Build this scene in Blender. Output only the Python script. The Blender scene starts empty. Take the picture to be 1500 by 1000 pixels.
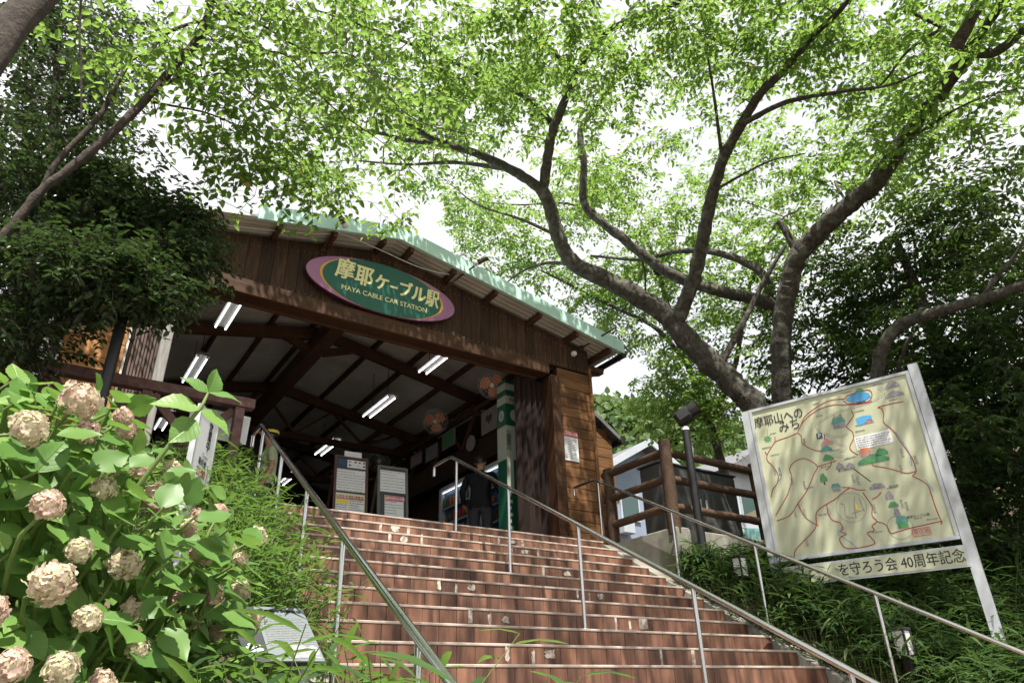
import bpy, math, random
import numpy as np
from math import sin, cos, pi, radians, sqrt, atan2, hypot
from mathutils import Matrix, Vector

scene = bpy.context.scene
C = scene.collection
rng = np.random.default_rng(7)
random.seed(7)

# ------------------------------------------------------------------ camera
# world axes: X runs right along the station front, Y into the station, Z up; eye height is Z = 0
YAW, PITCH, ROLL = radians(34.36), radians(27.266), radians(-1.6236)
fw = Vector((sin(YAW) * cos(PITCH), cos(YAW) * cos(PITCH), sin(PITCH)))
r0 = Vector((cos(YAW), -sin(YAW), 0))
u0 = r0.cross(fw)
rt = r0 * cos(ROLL) + u0 * sin(ROLL)
up = -r0 * sin(ROLL) + u0 * cos(ROLL)
cam_data = bpy.data.cameras.new('camera')
cam = bpy.data.objects.new('camera', cam_data)
C.objects.link(cam)
cam.matrix_world = Matrix(((rt.x, up.x, -fw.x, 0), (rt.y, up.y, -fw.y, 0), (rt.z, up.z, -fw.z, 0), (0, 0, 0, 1)))
cam_data.sensor_width = 36
cam_data.lens = 1029.2 / 1500 * 36
cam_data.clip_start = 0.05
cam_data.clip_end = 3000
scene.camera = cam

# ------------------------------------------------------------------ sky, sun, exposure
SUN_DIR = Vector((-0.17, -0.42, 0.89)).normalized()
elev = math.asin(SUN_DIR.z)
world = bpy.data.worlds.new('World')
scene.world = world
world.use_nodes = True
nt = world.node_tree
nt.nodes.clear()
w_out = nt.nodes.new('ShaderNodeOutputWorld')
w_bg = nt.nodes.new('ShaderNodeBackground')
w_sky = nt.nodes.new('ShaderNodeTexSky')
w_sky.sky_type = 'NISHITA'
w_sky.sun_disc = False
w_sky.sun_elevation = elev
w_sky.sun_rotation = atan2(SUN_DIR.x, SUN_DIR.y)
w_sky.dust_density = 3.0
w_tc = nt.nodes.new('ShaderNodeTexCoord')
w_noise = nt.nodes.new('ShaderNodeTexNoise')
w_noise.inputs['Scale'].default_value = 2.2
w_noise.inputs['Detail'].default_value = 6
w_ramp = nt.nodes.new('ShaderNodeValToRGB')
w_ramp.color_ramp.elements[0].position = 0.25
w_ramp.color_ramp.elements[0].color = (0.72, 0.72, 0.72, 1)
w_ramp.color_ramp.elements[1].position = 0.55
w_ramp.color_ramp.elements[1].color = (1, 1, 1, 1)
w_mix = nt.nodes.new('ShaderNodeMix')
w_mix.data_type = 'RGBA'
w_mix.inputs[7].default_value = (4.7, 4.66, 4.8, 1)       # thin bright summer cloud
nt.links.new(w_tc.outputs['Generated'], w_noise.inputs['Vector'])
nt.links.new(w_noise.outputs['Fac'], w_ramp.inputs['Fac'])
nt.links.new(w_ramp.outputs['Color'], w_mix.inputs[0])
nt.links.new(w_sky.outputs['Color'], w_mix.inputs[6])
nt.links.new(w_mix.outputs[2], w_bg.inputs['Color'])
nt.links.new(w_bg.outputs['Background'], w_out.inputs['Surface'])
w_bg.inputs['Strength'].default_value = 0.12

sun_data = bpy.data.lights.new('sun', 'SUN')
sun_data.energy = 4.9
sun_data.angle = radians(0.55)
sun_data.color = (1.0, 0.95, 0.87)
sun = bpy.data.objects.new('sun', sun_data)
C.objects.link(sun)
sun.rotation_euler = (-SUN_DIR).to_track_quat('-Z', 'Y').to_euler()
sun.location = (0, 0, 30)

scene.view_settings.view_transform = 'Standard'
scene.view_settings.look = 'None'
scene.view_settings.gamma = 1
scene.view_settings.use_curve_mapping = False
scene.view_settings.exposure = 1.05
scene.render.engine = 'CYCLES'
scene.cycles.use_denoising = True
scene.cycles.max_bounces = 7
scene.cycles.diffuse_bounces = 4
scene.cycles.glossy_bounces = 3
scene.cycles.transmission_bounces = 4
scene.cycles.transparent_max_bounces = 6
scene.cycles.sample_clamp_indirect = 6

# ------------------------------------------------------------------ helpers
WM = {}


def setw(o, M, parent=None):
    WM[o] = M
    if parent is not None:
        o.parent = parent
        o.matrix_parent_inverse = Matrix.Identity(4)
        o.matrix_basis = WM[parent].inverted() @ M
    else:
        o.matrix_basis = M


def tag(o, label=None, cat=None, group=None, kind=None):
    if label: o['label'] = label
    if cat: o['category'] = cat
    if group: o['group'] = group
    if kind: o['kind'] = kind
    return o


def thing(name, loc, label, cat, group=None):
    o = bpy.data.objects.new(name, None)
    o.empty_display_size = 0.2
    C.objects.link(o)
    setw(o, Matrix.Translation(loc))
    return tag(o, label, cat, group)


def link(name, me, parent=None, M=None, mat=None):
    o = bpy.data.objects.new(name, me)
    C.objects.link(o)
    if mat is not None and len(me.materials) == 0:
        me.materials.append(mat)
    setw(o, M if M is not None else Matrix.Identity(4), parent)
    return o


def mesh_np(name, V, F, mat, attrs=None, smooth=False):
    """V (n,3); F (m,k) array of equal-size faces"""
    V = np.asarray(V, np.float32); F = np.asarray(F, np.int32)
    me = bpy.data.meshes.new(name)
    m, k = F.shape
    me.vertices.add(len(V)); me.vertices.foreach_set('co', V.ravel())
    me.loops.add(m * k); me.loops.foreach_set('vertex_index', F.ravel())
    me.polygons.add(m)
    me.polygons.foreach_set('loop_start', np.arange(0, m * k, k, dtype=np.int32))
    me.polygons.foreach_set('loop_total', np.full(m, k, np.int32))
    if smooth: me.polygons.foreach_set('use_smooth', np.ones(m, bool))
    me.update(calc_edges=True)
    if attrs:
        for an, a in attrs.items():
            at = me.attributes.new(an, 'FLOAT', 'POINT')
            at.data.foreach_set('value', np.asarray(a, np.float32))
    if mat: me.materials.append(mat)
    return me


class MB:
    def __init__(s): s.v = []; s.f = []; s.m = []; s.mi = 0
    def add(s, v, f):
        n = len(s.v); s.v += [tuple(p) for p in v]; s.f += [tuple(i + n for i in q) for q in f]; s.m += [s.mi] * len(f); return s
    def box(s, c, size, R=None, b=0.0):
        v, f = boxdata(size[0], size[1], size[2], b)
        c = Vector(c)
        v = [(R @ Vector(p) if R else Vector(p)) + c for p in v]
        return s.add(v, f)
    def bar(s, a, b, w, h, up=(0, 0, 1), bev=0.0):
        a, b = Vector(a), Vector(b); d = b - a; L = d.length; d.normalize()
        x = d.cross(Vector(up)).normalized(); z = x.cross(d)
        R = Matrix((x, d, z)).transposed()
        return s.box((a + b) / 2, (w, L, h), R, bev)
    def tube(s, pts, rad, n=10, caps=True):
        v, f = tubedata(pts, rad, n, caps); return s.add(v, f)
    def lathe(s, prof, c=(0, 0, 0), n=20, R=None):
        v = []; f = []; c = Vector(c)
        for r, z in prof:
            for i in range(n):
                a = 2 * pi * i / n; p = Vector((r * cos(a), r * sin(a), z)); v.append((R @ p if R else p) + c)
        for j in range(len(prof) - 1):
            for i in range(n): f.append((j * n + i, j * n + (i + 1) % n, (j + 1) * n + (i + 1) % n, (j + 1) * n + i))
        f.append(tuple(range(n - 1, -1, -1))); f.append(tuple((len(prof) - 1) * n + i for i in range(n)))
        return s.add(v, f)
    def prism(s, poly, o, u, v, d):
        """polygon (a,b) in plane o + a u + b v extruded by vector d"""
        o, u, v, d = Vector(o), Vector(u), Vector(v), Vector(d); n = len(poly)
        P = [o + u * a + v * b for a, b in poly]
        vs = P + [p + d for p in P]
        return s.add(vs, [tuple(range(n - 1, -1, -1)), tuple(range(n, 2 * n))] + [(i, (i + 1) % n, n + (i + 1) % n, n + i) for i in range(n)])
    def build(s, name, mat, parent=None, smooth=False, origin=None, mats=None):
        V = np.array(s.v, float)
        if origin is None:
            lo, hi = V.min(0), V.max(0); origin = ((lo[0] + hi[0]) / 2, (lo[1] + hi[1]) / 2, lo[2])
        V = V - np.array(origin)
        me = bpy.data.meshes.new(name)
        me.from_pydata(V.tolist(), [], s.f)
        for m_ in (mats or [mat]): me.materials.append(m_)
        if mats: me.polygons.foreach_set('material_index', s.m)
        if smooth:
            me.polygons.foreach_set('use_smooth', [True] * len(me.polygons))
            me.set_sharp_from_angle(angle=radians(40))
        me.update()
        return link(name, me, parent, Matrix.Translation(origin))


def boxdata(sx, sy, sz, b=0.0):
    h = (sx / 2, sy / 2, sz / 2)
    if b <= 0:
        v = [(x * h[0], y * h[1], z * h[2]) for x in (-1, 1) for y in (-1, 1) for z in (-1, 1)]
        return v, [(0, 1, 3, 2), (4, 6, 7, 5), (0, 4, 5, 1), (2, 3, 7, 6), (0, 2, 6, 4), (1, 5, 7, 3)]
    b = min(b, min(h) * 0.45)
    v = []; idx = {}
    for x in (-1, 1):
        for y in (-1, 1):
            for z in (-1, 1):
                for a in range(3):
                    s = (x, y, z); idx[(x, y, z, a)] = len(v)
                    v.append(tuple(s[i] * (h[i] if i == a else h[i] - b) for i in range(3)))
    f = []
    for a in range(3):
        o = [i for i in range(3) if i != a]
        for sg in (-1, 1):
            q = []
            for p, r in ((-1, -1), (1, -1), (1, 1), (-1, 1)):
                s = [0, 0, 0]; s[a] = sg; s[o[0]] = p; s[o[1]] = r; q.append(idx[(*s, a)])
            f.append(tuple(q))
    for a in range(3):          # edges along axis a
        o = [i for i in range(3) if i != a]
        for p in (-1, 1):
            for r in (-1, 1):
                s1 = [0, 0, 0]; s1[a] = -1; s1[o[0]] = p; s1[o[1]] = r
                s2 = list(s1); s2[a] = 1
                f.append((idx[(*s1, o[0])], idx[(*s2, o[0])], idx[(*s2, o[1])], idx[(*s1, o[1])]))
    for x in (-1, 1):
        for y in (-1, 1):
            for z in (-1, 1): f.append(tuple(idx[(x, y, z, a)] for a in range(3)))
    return v, f


def cr3(a, b):
    return np.array((a[1] * b[2] - a[2] * b[1], a[2] * b[0] - a[0] * b[2], a[0] * b[1] - a[1] * b[0]))


def tubedata(pts, rad, n=10, caps=True):
    P = np.array(pts, float)
    if np.isscalar(rad): rad = [rad] * len(P)
    T = np.gradient(P, axis=0); T /= np.linalg.norm(T, axis=1)[:, None] + 1e-9
    ref = np.array([0, 0, 1.0]) if abs(T[0][2]) < 0.9 else np.array([1.0, 0, 0])
    v = []; f = []
    x = cr3(T[0], ref); x /= sqrt(x @ x)
    CS = np.array([(cos(2 * pi * i / n), sin(2 * pi * i / n)) for i in range(n)])
    for p, t, r in zip(P, T, rad):
        x = x - t * (x @ t); x /= sqrt(x @ x) + 1e-9; y = cr3(t, x)
        v += (p + r * (CS[:, :1] * x + CS[:, 1:] * y)).tolist()
    m = len(P)
    for j in range(m - 1):
        for i in range(n): f.append((j * n + i, j * n + (i + 1) % n, (j + 1) * n + (i + 1) % n, (j + 1) * n + i))
    if caps: f.append(tuple(range(n - 1, -1, -1))); f.append(tuple((m - 1) * n + i for i in range(n)))
    return v, f


BOXC = {}


def piece(name, c, size, mat, parent, R=None, b=0.004):
    """a bevelled board/tile; alike sizes share one mesh"""
    key = (round(size[0], 3), round(size[1], 3), round(size[2], 3), round(b, 4), mat.name)
    me = BOXC.get(key)
    if me is None:
        v, f = boxdata(*size, b)
        me = bpy.data.meshes.new(name); me.from_pydata(v, [], f); me.materials.append(mat); me.update(); BOXC[key] = me
    M = Matrix.Translation(c) @ (R.to_4x4() if R else Matrix.Identity(4))
    return link(name, me, parent, M)


def smoothpath(pts, n=4):
    """Catmull-Rom through points (any width)"""
    P = np.array(pts, float); out = []
    Q = np.vstack([2 * P[0] - P[1], P, 2 * P[-1] - P[-2]])
    for i in range(1, len(Q) - 2):
        for t in np.linspace(0, 1, n, endpoint=False):
            a, b_, c_, d = Q[i - 1], Q[i], Q[i + 1], Q[i + 2]
            out.append(0.5 * (2 * b_ + (c_ - a) * t + (2 * a - 5 * b_ + 4 * c_ - d) * t * t + (3 * b_ - a - 3 * c_ + d) * t ** 3))
    out.append(P[-1]); return np.array(out)


def text(name, s, size, mat, parent, o, u, v, bold=0.0, align='CENTER', sx=1.0, vertical=False, shear=0.0, spacing=1.0, thick=0.0):
    """flat print: lettering as a mesh laid on a surface"""
    cu = bpy.data.curves.new('tmp', 'FONT')
    cu.body = '\n'.join(s) if vertical else s
    cu.size = size; cu.align_x = align; cu.align_y = 'CENTER'; cu.shear = shear
    cu.space_character = spacing; cu.resolution_u = 3; cu.extrude = thick
    if vertical: cu.space_line = spacing
    t = bpy.data.objects.new('tmp', cu); C.objects.link(t)
    dg = bpy.context.evaluated_depsgraph_get()
    me = bpy.data.meshes.new_from_object(t.evaluated_get(dg))
    bpy.data.objects.remove(t); bpy.data.curves.remove(cu)
    me.materials.clear(); me.materials.append(mat); me.name = name
    if bold > 0:          # heavier strokes: the outline printed a few times, slightly shifted
        nv = len(me.vertices); V = np.empty(nv * 3, np.float32); me.vertices.foreach_get('co', V); V = V.reshape(-1, 3)
        fs = [tuple(p.vertices) for p in me.polygons]; VV = []; FF = []
        for i, (dx, dy) in enumerate(((0, 0), (1, 0), (-1, 0), (0, 0.7), (0, -0.7), (0.7, 0.5), (-0.7, -0.5), (0.7, -0.5), (-0.7, 0.5))):
            VV.append(V + np.array((dx * bold / sx, dy * bold, i * 0.00012), np.float32)); FF += [tuple(j + i * nv for j in q) for q in fs]
        bpy.data.meshes.remove(me); me = bpy.data.meshes.new(name); me.from_pydata(np.concatenate(VV).tolist(), [], FF); me.update(); me.materials.append(mat)
    u, v = Vector(u).normalized(), Vector(v).normalized(); n = u.cross(v)
    M = Matrix(((u.x * sx, v.x, n.x, o[0]), (u.y * sx, v.y, n.y, o[1]), (u.z * sx, v.z, n.z, o[2]), (0, 0, 0, 1)))
    return link(name, me, parent, M)


# ------------------------------------------------------------------ materials
def new_mat(name):
    m = bpy.data.materials.new(name); m.use_nodes = True
    t = m.node_tree; b = t.nodes['Principled BSDF']
    return m, t, b


def pm(name, c1, c2=None, scale=8.0, stretch=(1, 1, 1), rough=0.6, metal=0.0, bump=0.0, detail=5.0, vary=0.0, coords='Object', rvar=0.0, spec=0.5, lo=0.35, hi=0.65, dirt=None, dirt_scale=3.0, dirt_stretch=(1, 1, 1), dirt_lo=0.5, dirt_hi=0.72, bdist=0.01):
    """procedural material: two-tone noise, optional per-object brightness shift, optional stains"""
    m, t, b = new_mat(name)
    N = t.nodes.new; L = t.links.new
    b.inputs['Roughness'].default_value = rough; b.inputs['Metallic'].default_value = metal
    b.inputs['Specular IOR Level'].default_value = spec
    if c2 is None: c2 = tuple(x * 0.8 for x in c1)
    tc = N('ShaderNodeTexCoord'); mp = N('ShaderNodeMapping'); mp.inputs['Scale'].default_value = stretch
    info = N('ShaderNodeObjectInfo')
    if coords == 'World':
        geo = N('ShaderNodeNewGeometry'); L(geo.outputs['Position'], mp.inputs['Vector'])
    else:
        add = N('ShaderNodeVectorMath'); add.operation = 'ADD'
        mul = N('ShaderNodeMath'); mul.operation = 'MULTIPLY'; mul.inputs[1].default_value = 37.0
        L(info.outputs['Random'], mul.inputs[0]); L(tc.outputs['Object'], add.inputs[0]); L(mul.outputs[0], add.inputs[1]); L(add.outputs[0], mp.inputs['Vector'])
    no = N('ShaderNodeTexNoise'); no.inputs['Scale'].default_value = scale; no.inputs['Detail'].default_value = detail; no.inputs['Roughness'].default_value = 0.65
    L(mp.outputs[0], no.inputs['Vector'])
    rp = N('ShaderNodeValToRGB'); e = rp.color_ramp.elements
    e[0].position = lo; e[1].position = hi; e[0].color = (*c1, 1); e[1].color = (*c2, 1)
    L(no.outputs['Fac'], rp.inputs['Fac']); col = rp.outputs['Color']
    if vary > 0:
        hs = N('ShaderNodeHueSaturation'); mr = N('ShaderNodeMapRange')
        mr.inputs['To Min'].default_value = 1 - vary; mr.inputs['To Max'].default_value = 1 + vary
        ge = N('ShaderNodeNewGeometry'); ad = N('ShaderNodeMath'); ad.operation = 'ADD'; fr = N('ShaderNodeMath'); fr.operation = 'FRACT'
        L(info.outputs['Random'], ad.inputs[0]); L(ge.outputs['Random Per Island'], ad.inputs[1]); L(ad.outputs[0], fr.inputs[0])
        L(fr.outputs[0], mr.inputs['Value']); L(mr.outputs[0], hs.inputs['Value']); L(col, hs.inputs['Color']); col = hs.outputs['Color']
    if dirt is not None:
        ge2 = N('ShaderNodeNewGeometry'); mp2 = N('ShaderNodeMapping'); mp2.inputs['Scale'].default_value = dirt_stretch
        L(ge2.outputs['Position'], mp2.inputs['Vector'])
        n2 = N('ShaderNodeTexNoise'); n2.inputs['Scale'].default_value = dirt_scale; n2.inputs['Detail'].default_value = 6
        L(mp2.outputs[0], n2.inputs['Vector'])
        mr2 = N('ShaderNodeMapRange'); mr2.inputs['From Min'].default_value = dirt_lo; mr2.inputs['From Max'].default_value = dirt_hi
        L(n2.outputs['Fac'], mr2.inputs['Value'])
        mx = N('ShaderNodeMix'); mx.data_type = 'RGBA'; mx.inputs[7].default_value = (*dirt, 1)
        L(mr2.outputs[0], mx.inputs[0]); L(col, mx.inputs[6]); col = mx.outputs[2]
    L(col, b.inputs['Base Color'])
    if rvar > 0:
        m3 = N('ShaderNodeMapRange'); m3.inputs['To Min'].default_value = rough - rvar; m3.inputs['To Max'].default_value = rough + rvar
        L(no.outputs['Fac'], m3.inputs['Value']); L(m3.outputs[0], b.inputs['Roughness'])
    if bump > 0:
        bp = N('ShaderNodeBump'); bp.inputs['Strength'].default_value = bump; bp.inputs['Distance'].default_value = bdist
        L(no.outputs['Fac'], bp.inputs['Height']); L(bp.outputs[0], b.inputs['Normal'])
    return m


def leaf_mat(name, cols, trans, tw=0.45, rough=0.45, spec=0.5, veins=False, tint=None, tmix=0.7):
    """leaf: reflecting face colour by the leaf's own random value, light passing through the blade"""
    m, t, b = new_mat(name); N = t.nodes.new; L = t.links.new
    at = N('ShaderNodeAttribute'); at.attribute_name = 'rnd'
    fac = at.outputs['Fac']
    if veins:
        inf = N('ShaderNodeObjectInfo'); fac = inf.outputs['Random']
    rp = N('ShaderNodeValToRGB'); cr = rp.color_ramp
    cr.elements[0].color = (*cols[0], 1); cr.elements[1].color = (*cols[-1], 1)
    cr.elements[0].position = 0.0; cr.elements[1].position = 1.0
    for i, c in enumerate(cols[1:-1]):
        e = cr.elements.new((i + 1) / (len(cols) - 1)); e.color = (*c, 1)
    L(fac, rp.inputs['Fac']); col = rp.outputs['Color']
    if tint:
        inf2 = N('ShaderNodeObjectInfo'); r2 = N('ShaderNodeValToRGB'); r2.color_ramp.elements[0].color = (*tint[0], 1); r2.color_ramp.elements[1].color = (*tint[2], 1)
        e2 = r2.color_ramp.elements.new(0.5); e2.color = (*tint[1], 1); L(inf2.outputs['Random'], r2.inputs['Fac'])
        mt_ = N('ShaderNodeMix'); mt_.data_type = 'RGBA'; mt_.blend_type = 'MULTIPLY'; mt_.inputs[0].default_value = 1.0; L(col, mt_.inputs[6]); L(r2.outputs['Color'], mt_.inputs[7]); col = mt_.outputs[2]
    if veins:
        tc = N('ShaderNodeTexCoord'); sp = N('ShaderNodeSeparateXYZ'); L(tc.outputs['Object'], sp.inputs[0])
        ab = N('ShaderNodeMath'); ab.operation = 'ABSOLUTE'; L(sp.outputs['X'], ab.inputs[0])
        ma = N('ShaderNodeMath'); ma.operation = 'MULTIPLY_ADD'; ma.inputs[1].default_value = -0.75; L(ab.outputs[0], ma.inputs[0]); L(sp.outputs['Y'], ma.inputs[2])
        ml = N('ShaderNodeMath'); ml.operation = 'MULTIPLY'; ml.inputs[1].default_value = 46.0; L(ma.outputs[0], ml.inputs[0])
        sn = N('ShaderNodeMath'); sn.operation = 'SINE'; L(ml.outputs[0], sn.inputs[0])
        mr = N('ShaderNodeMapRange'); mr.inputs['From Min'].default_value = 0.75; mr.inputs['From Max'].default_value = 1.0; mr.inputs['To Max'].default_value = 0.22
        L(sn.outputs[0], mr.inputs['Value'])
        mid = N('ShaderNodeMapRange'); mid.inputs['From Min'].default_value = 0.03; mid.inputs['From Max'].default_value = 0.0; mid.inputs['To Max'].default_value = 0.4
        L(ab.outputs[0], mid.inputs['Value'])
        mxx = N('ShaderNodeMath'); mxx.operation = 'MAXIMUM'; L(mr.outputs[0], mxx.inputs[0]); L(mid.outputs[0], mxx.inputs[1])
        mx = N('ShaderNodeMix'); mx.data_type = 'RGBA'; mx.inputs[7].default_value = (0.20, 0.30, 0.08, 1)
        L(mxx.outputs[0], mx.inputs[0]); L(col, mx.inputs[6]); col = mx.outputs[2]
        bp = N('ShaderNodeBump'); bp.inputs['Strength'].default_value = 0.5; bp.inputs['Distance'].default_value = 0.01; bp.invert = True
        L(mxx.outputs[0], bp.inputs['Height']); L(bp.outputs[0], b.inputs['Normal'])
    L(col, b.inputs['Base Color'])
    b.inputs['Roughness'].default_value = rough; b.inputs['Specular IOR Level'].default_value = spec
    tr = N('ShaderNodeBsdfTranslucent'); hs = N('ShaderNodeMix'); hs.data_type = 'RGBA'; hs.blend_type = 'MIX'; hs.inputs[0].default_value = tmix
    hs.inputs[7].default_value = (*trans, 1); L(col, hs.inputs[6]); L(hs.outputs[2], tr.inputs['Color'])
    mix = N('ShaderNodeMixShader'); mix.inputs[0].default_value = tw
    L(b.outputs[0], mix.inputs[1]); L(tr.outputs[0], mix.inputs[2])
    L(mix.outputs[0], t.nodes['Material Output'].inputs['Surface'])
    return m


def emit_mat(name, col, strength):
    m, t, b = new_mat(name)
    b.inputs['Base Color'].default_value = (*col, 1); b.inputs['Emission Color'].default_value = (*col, 1); b.inputs['Emission Strength'].default_value = strength
    return m


M_ = {}
M_['plank'] = pm('dark stained plank', (0.032, 0.018, 0.0105), (0.080, 0.043, 0.023), 5, (9, 9, 0.7), 0.62, bump=0.35, vary=0.32, dirt=(0.03, 0.018, 0.012), dirt_scale=1.6, dirt_stretch=(3, 3, 0.6), spec=0.18)
M_['plank_h'] = pm('brown wall board', (0.13, 0.064, 0.028), (0.235, 0.118, 0.052), 5, (0.7, 9, 9), 0.6, bump=0.35, vary=0.22, dirt=(0.075, 0.036, 0.018), dirt_scale=1.2, dirt_stretch=(0.8, 1, 3), spec=0.18)
M_['plank_o'] = pm('orange wall board', (0.36, 0.17, 0.065), (0.50, 0.26, 0.10), 5, (0.7, 9, 9), 0.55, bump=0.3, vary=0.15, dirt=(0.55, 0.42, 0.30), dirt_scale=2.0, dirt_stretch=(0.5, 1, 4), dirt_lo=0.56, dirt_hi=0.7, spec=0.18)
M_['beam'] = pm('brown timber beam', (0.046, 0.024, 0.014), (0.085, 0.043, 0.022), 4, (0.8, 8, 8), 0.6, bump=0.3, dirt=(0.05, 0.024, 0.012), dirt_scale=1.5, spec=0.18)
M_['steel_brown'] = pm('brown painted steel', (0.064, 0.032, 0.019), (0.098, 0.050, 0.029), 3, (1, 1, 1), 0.55, vary=0.15, bump=0.08, spec=0.18)
M_['fold'] = pm('folding shutter brown', (0.012, 0.0075, 0.006), (0.028, 0.016, 0.012), 4, (8, 8, 0.6), 0.7, vary=0.2, bump=0.1, spec=0.18)
M_['fold_grey'] = pm('weathered slat', (0.10, 0.072, 0.062), (0.17, 0.125, 0.105), 5, (8, 8, 0.6), 0.6, vary=0.25, bump=0.2, spec=0.18)
M_['mint'] = pm('mint painted roof edge', (0.46, 0.70, 0.62), (0.52, 0.76, 0.68), 2.5, (1, 1, 1), 0.42, bump=0.03, dirt=(0.30, 0.48, 0.40), dirt_scale=2.2, dirt_stretch=(1, 1, 0.5), dirt_lo=0.55, dirt_hi=0.8)
M_['sheet'] = pm('grey white roof sheet', (0.48, 0.475, 0.44), (0.58, 0.575, 0.535), 2.0, (1, 1, 1), 0.5, bump=0.03, dirt=(0.36, 0.34, 0.30), dirt_scale=1.1, dirt_lo=0.5, dirt_hi=0.75)
M_['grey_post'] = pm('weathered grey post', (0.20, 0.19, 0.18), (0.32, 0.31, 0.29), 6, (6, 6, 0.7), 0.65, bump=0.2)
M_['white'] = pm('white paint', (0.72, 0.72, 0.70), (0.80, 0.80, 0.78), 3, rough=0.45, dirt=(0.5, 0.49, 0.45), dirt_scale=3, dirt_lo=0.58, dirt_hi=0.8)
M_['tile'] = pm('red brown stair tile', (0.178, 0.086, 0.053), (0.268, 0.140, 0.090), 3.0, (1, 1, 0.6), 0.5, bump=0.12, vary=0.13, rvar=0.12, dirt=(0.070, 0.038, 0.027), dirt_scale=2.6, dirt_stretch=(4.0, 0.3, 0.5), dirt_lo=0.42, dirt_hi=0.66, spec=0.3)
M_['mortar'] = pm('tile mortar', (0.12, 0.074, 0.055), (0.18, 0.115, 0.085), 12, rough=0.9, bump=0.2)
M_['nosing'] = pm('pale stair nosing', (0.36, 0.29, 0.245), (0.47, 0.40, 0.345), 9, (1, 1, 1), 0.7, bump=0.15, dirt=(0.26, 0.20, 0.16), dirt_scale=3, dirt_lo=0.5, dirt_hi=0.75)
M_['scrap'] = pm('sticker residue', (0.46, 0.43, 0.37), (0.60, 0.57, 0.50), 14, rough=0.8, dirt=(0.30, 0.22, 0.17), dirt_scale=22, dirt_lo=0.45, dirt_hi=0.6)
M_['concrete'] = pm('mossy concrete', (0.19, 0.185, 0.155), (0.30, 0.29, 0.25), 4, rough=0.85, bump=0.35, dirt=(0.085, 0.095, 0.055), dirt_scale=1.6, dirt_stretch=(1, 1, 0.6), spec=0.18)
M_['steel'] = pm('stainless steel tube', (0.56, 0.56, 0.55), (0.62, 0.62, 0.61), 3, (1, 1, 1), 0.2, metal=1.0, rvar=0.05)
M_['black'] = pm('black paint', (0.010, 0.010, 0.011), (0.018, 0.018, 0.020), 6, rough=0.42, bump=0.08)
M_['alu'] = pm('grey aluminium', (0.44, 0.46, 0.48), (0.54, 0.56, 0.58), 4, (1, 1, 1), 0.45, metal=0.35, dirt=(0.30, 0.31, 0.31), dirt_scale=2.5)
M_['log'] = pm('brown log', (0.048, 0.030, 0.020), (0.105, 0.066, 0.043), 9, (5, 5, 5), 0.75, bump=0.6, vary=0.15, spec=0.18)
M_['purple_wood'] = pm('faded purple brown timber', (0.115, 0.062, 0.060), (0.20, 0.115, 0.105), 5, (3, 3, 3), 0.7, bump=0.25, vary=0.12, spec=0.18)
M_['sign_green'] = pm('sign deep green', (0.006, 0.085, 0.062), (0.010, 0.105, 0.075), 1.5, rough=0.32)
M_['sign_mauve'] = pm('sign mauve', (0.30, 0.13, 0.26), (0.36, 0.16, 0.30), 1.5, rough=0.35)
M_['sign_gold'] = pm('sign gold', (0.62, 0.30, 0.05), (0.70, 0.36, 0.07), 2, rough=0.4)
M_['sign_cream'] = pm('sign cream letters', (0.80, 0.74, 0.36), (0.86, 0.80, 0.42), 2, rough=0.45)
M_['sign_edge'] = pm('sign plum edge', (0.06, 0.015, 0.03), (0.08, 0.02, 0.04), 2, rough=0.4)
M_['map_cream'] = pm('map board cream', (0.45, 0.47, 0.315), (0.49, 0.51, 0.35), 1.2, rough=0.30, dirt=(0.40, 0.42, 0.285), dirt_scale=1.3, dirt_lo=0.52, dirt_hi=0.8)
M_['ink'] = pm('black ink', (0.012, 0.012, 0.014), (0.02, 0.02, 0.022), 3, rough=0.5)
M_['ink_grey'] = pm('grey print', (0.20, 0.20, 0.19), (0.26, 0.26, 0.25), 3, rough=0.5)
M_['ink_red'] = pm('red print', (0.30, 0.020, 0.016), (0.36, 0.028, 0.022), 3, rough=0.5)
M_['pink'] = pm('pink red header', (0.52, 0.05, 0.09), (0.60, 0.08, 0.12), 3, rough=0.5)
M_['yellow'] = pm('yellow print', (0.78, 0.60, 0.05), (0.84, 0.66, 0.08), 3, rough=0.5)
M_['orange'] = pm('orange plastic', (0.52, 0.17, 0.05), (0.60, 0.21, 0.07), 4, rough=0.4)
M_['cream'] = pm('cream plastic', (0.66, 0.62, 0.44), (0.72, 0.68, 0.50), 4, rough=0.45)
M_['blue_water'] = pm('map lake blue', (0.05, 0.25, 0.50), (0.07, 0.32, 0.58), 4, rough=0.45)
M_['map_green'] = pm('map green', (0.05, 0.20, 0.08), (0.10, 0.30, 0.12), 30, rough=0.5)
M_['map_grey'] = pm('map picture grey', (0.16, 0.16, 0.18), (0.34, 0.33, 0.34), 40, rough=0.5)
M_['map_pink'] = pm('map picture pink', (0.40, 0.18, 0.20), (0.50, 0.28, 0.28), 30, rough=0.5)
M_['map_teal'] = pm('map roof teal', (0.07, 0.24, 0.20), (0.10, 0.32, 0.26), 30, rough=0.5)
M_['paper'] = pm('white paper', (0.70, 0.72, 0.74), (0.76, 0.78, 0.80), 2, rough=0.6)
M_['navy'] = pm('navy print', (0.02, 0.045, 0.12), (0.03, 0.06, 0.15), 6, rough=0.5)
M_['board_dark'] = pm('dark slate board', (0.03, 0.04, 0.05), (0.045, 0.055, 0.065), 4, rough=0.6)
M_['board_frame'] = pm('red brown board frame', (0.055, 0.020, 0.014), (0.09, 0.034, 0.022), 5, (1, 1, 0.2), 0.5)
M_['board_frame2'] = pm('olive grey board frame', (0.09, 0.09, 0.075), (0.13, 0.13, 0.105), 5, rough=0.5)
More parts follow.
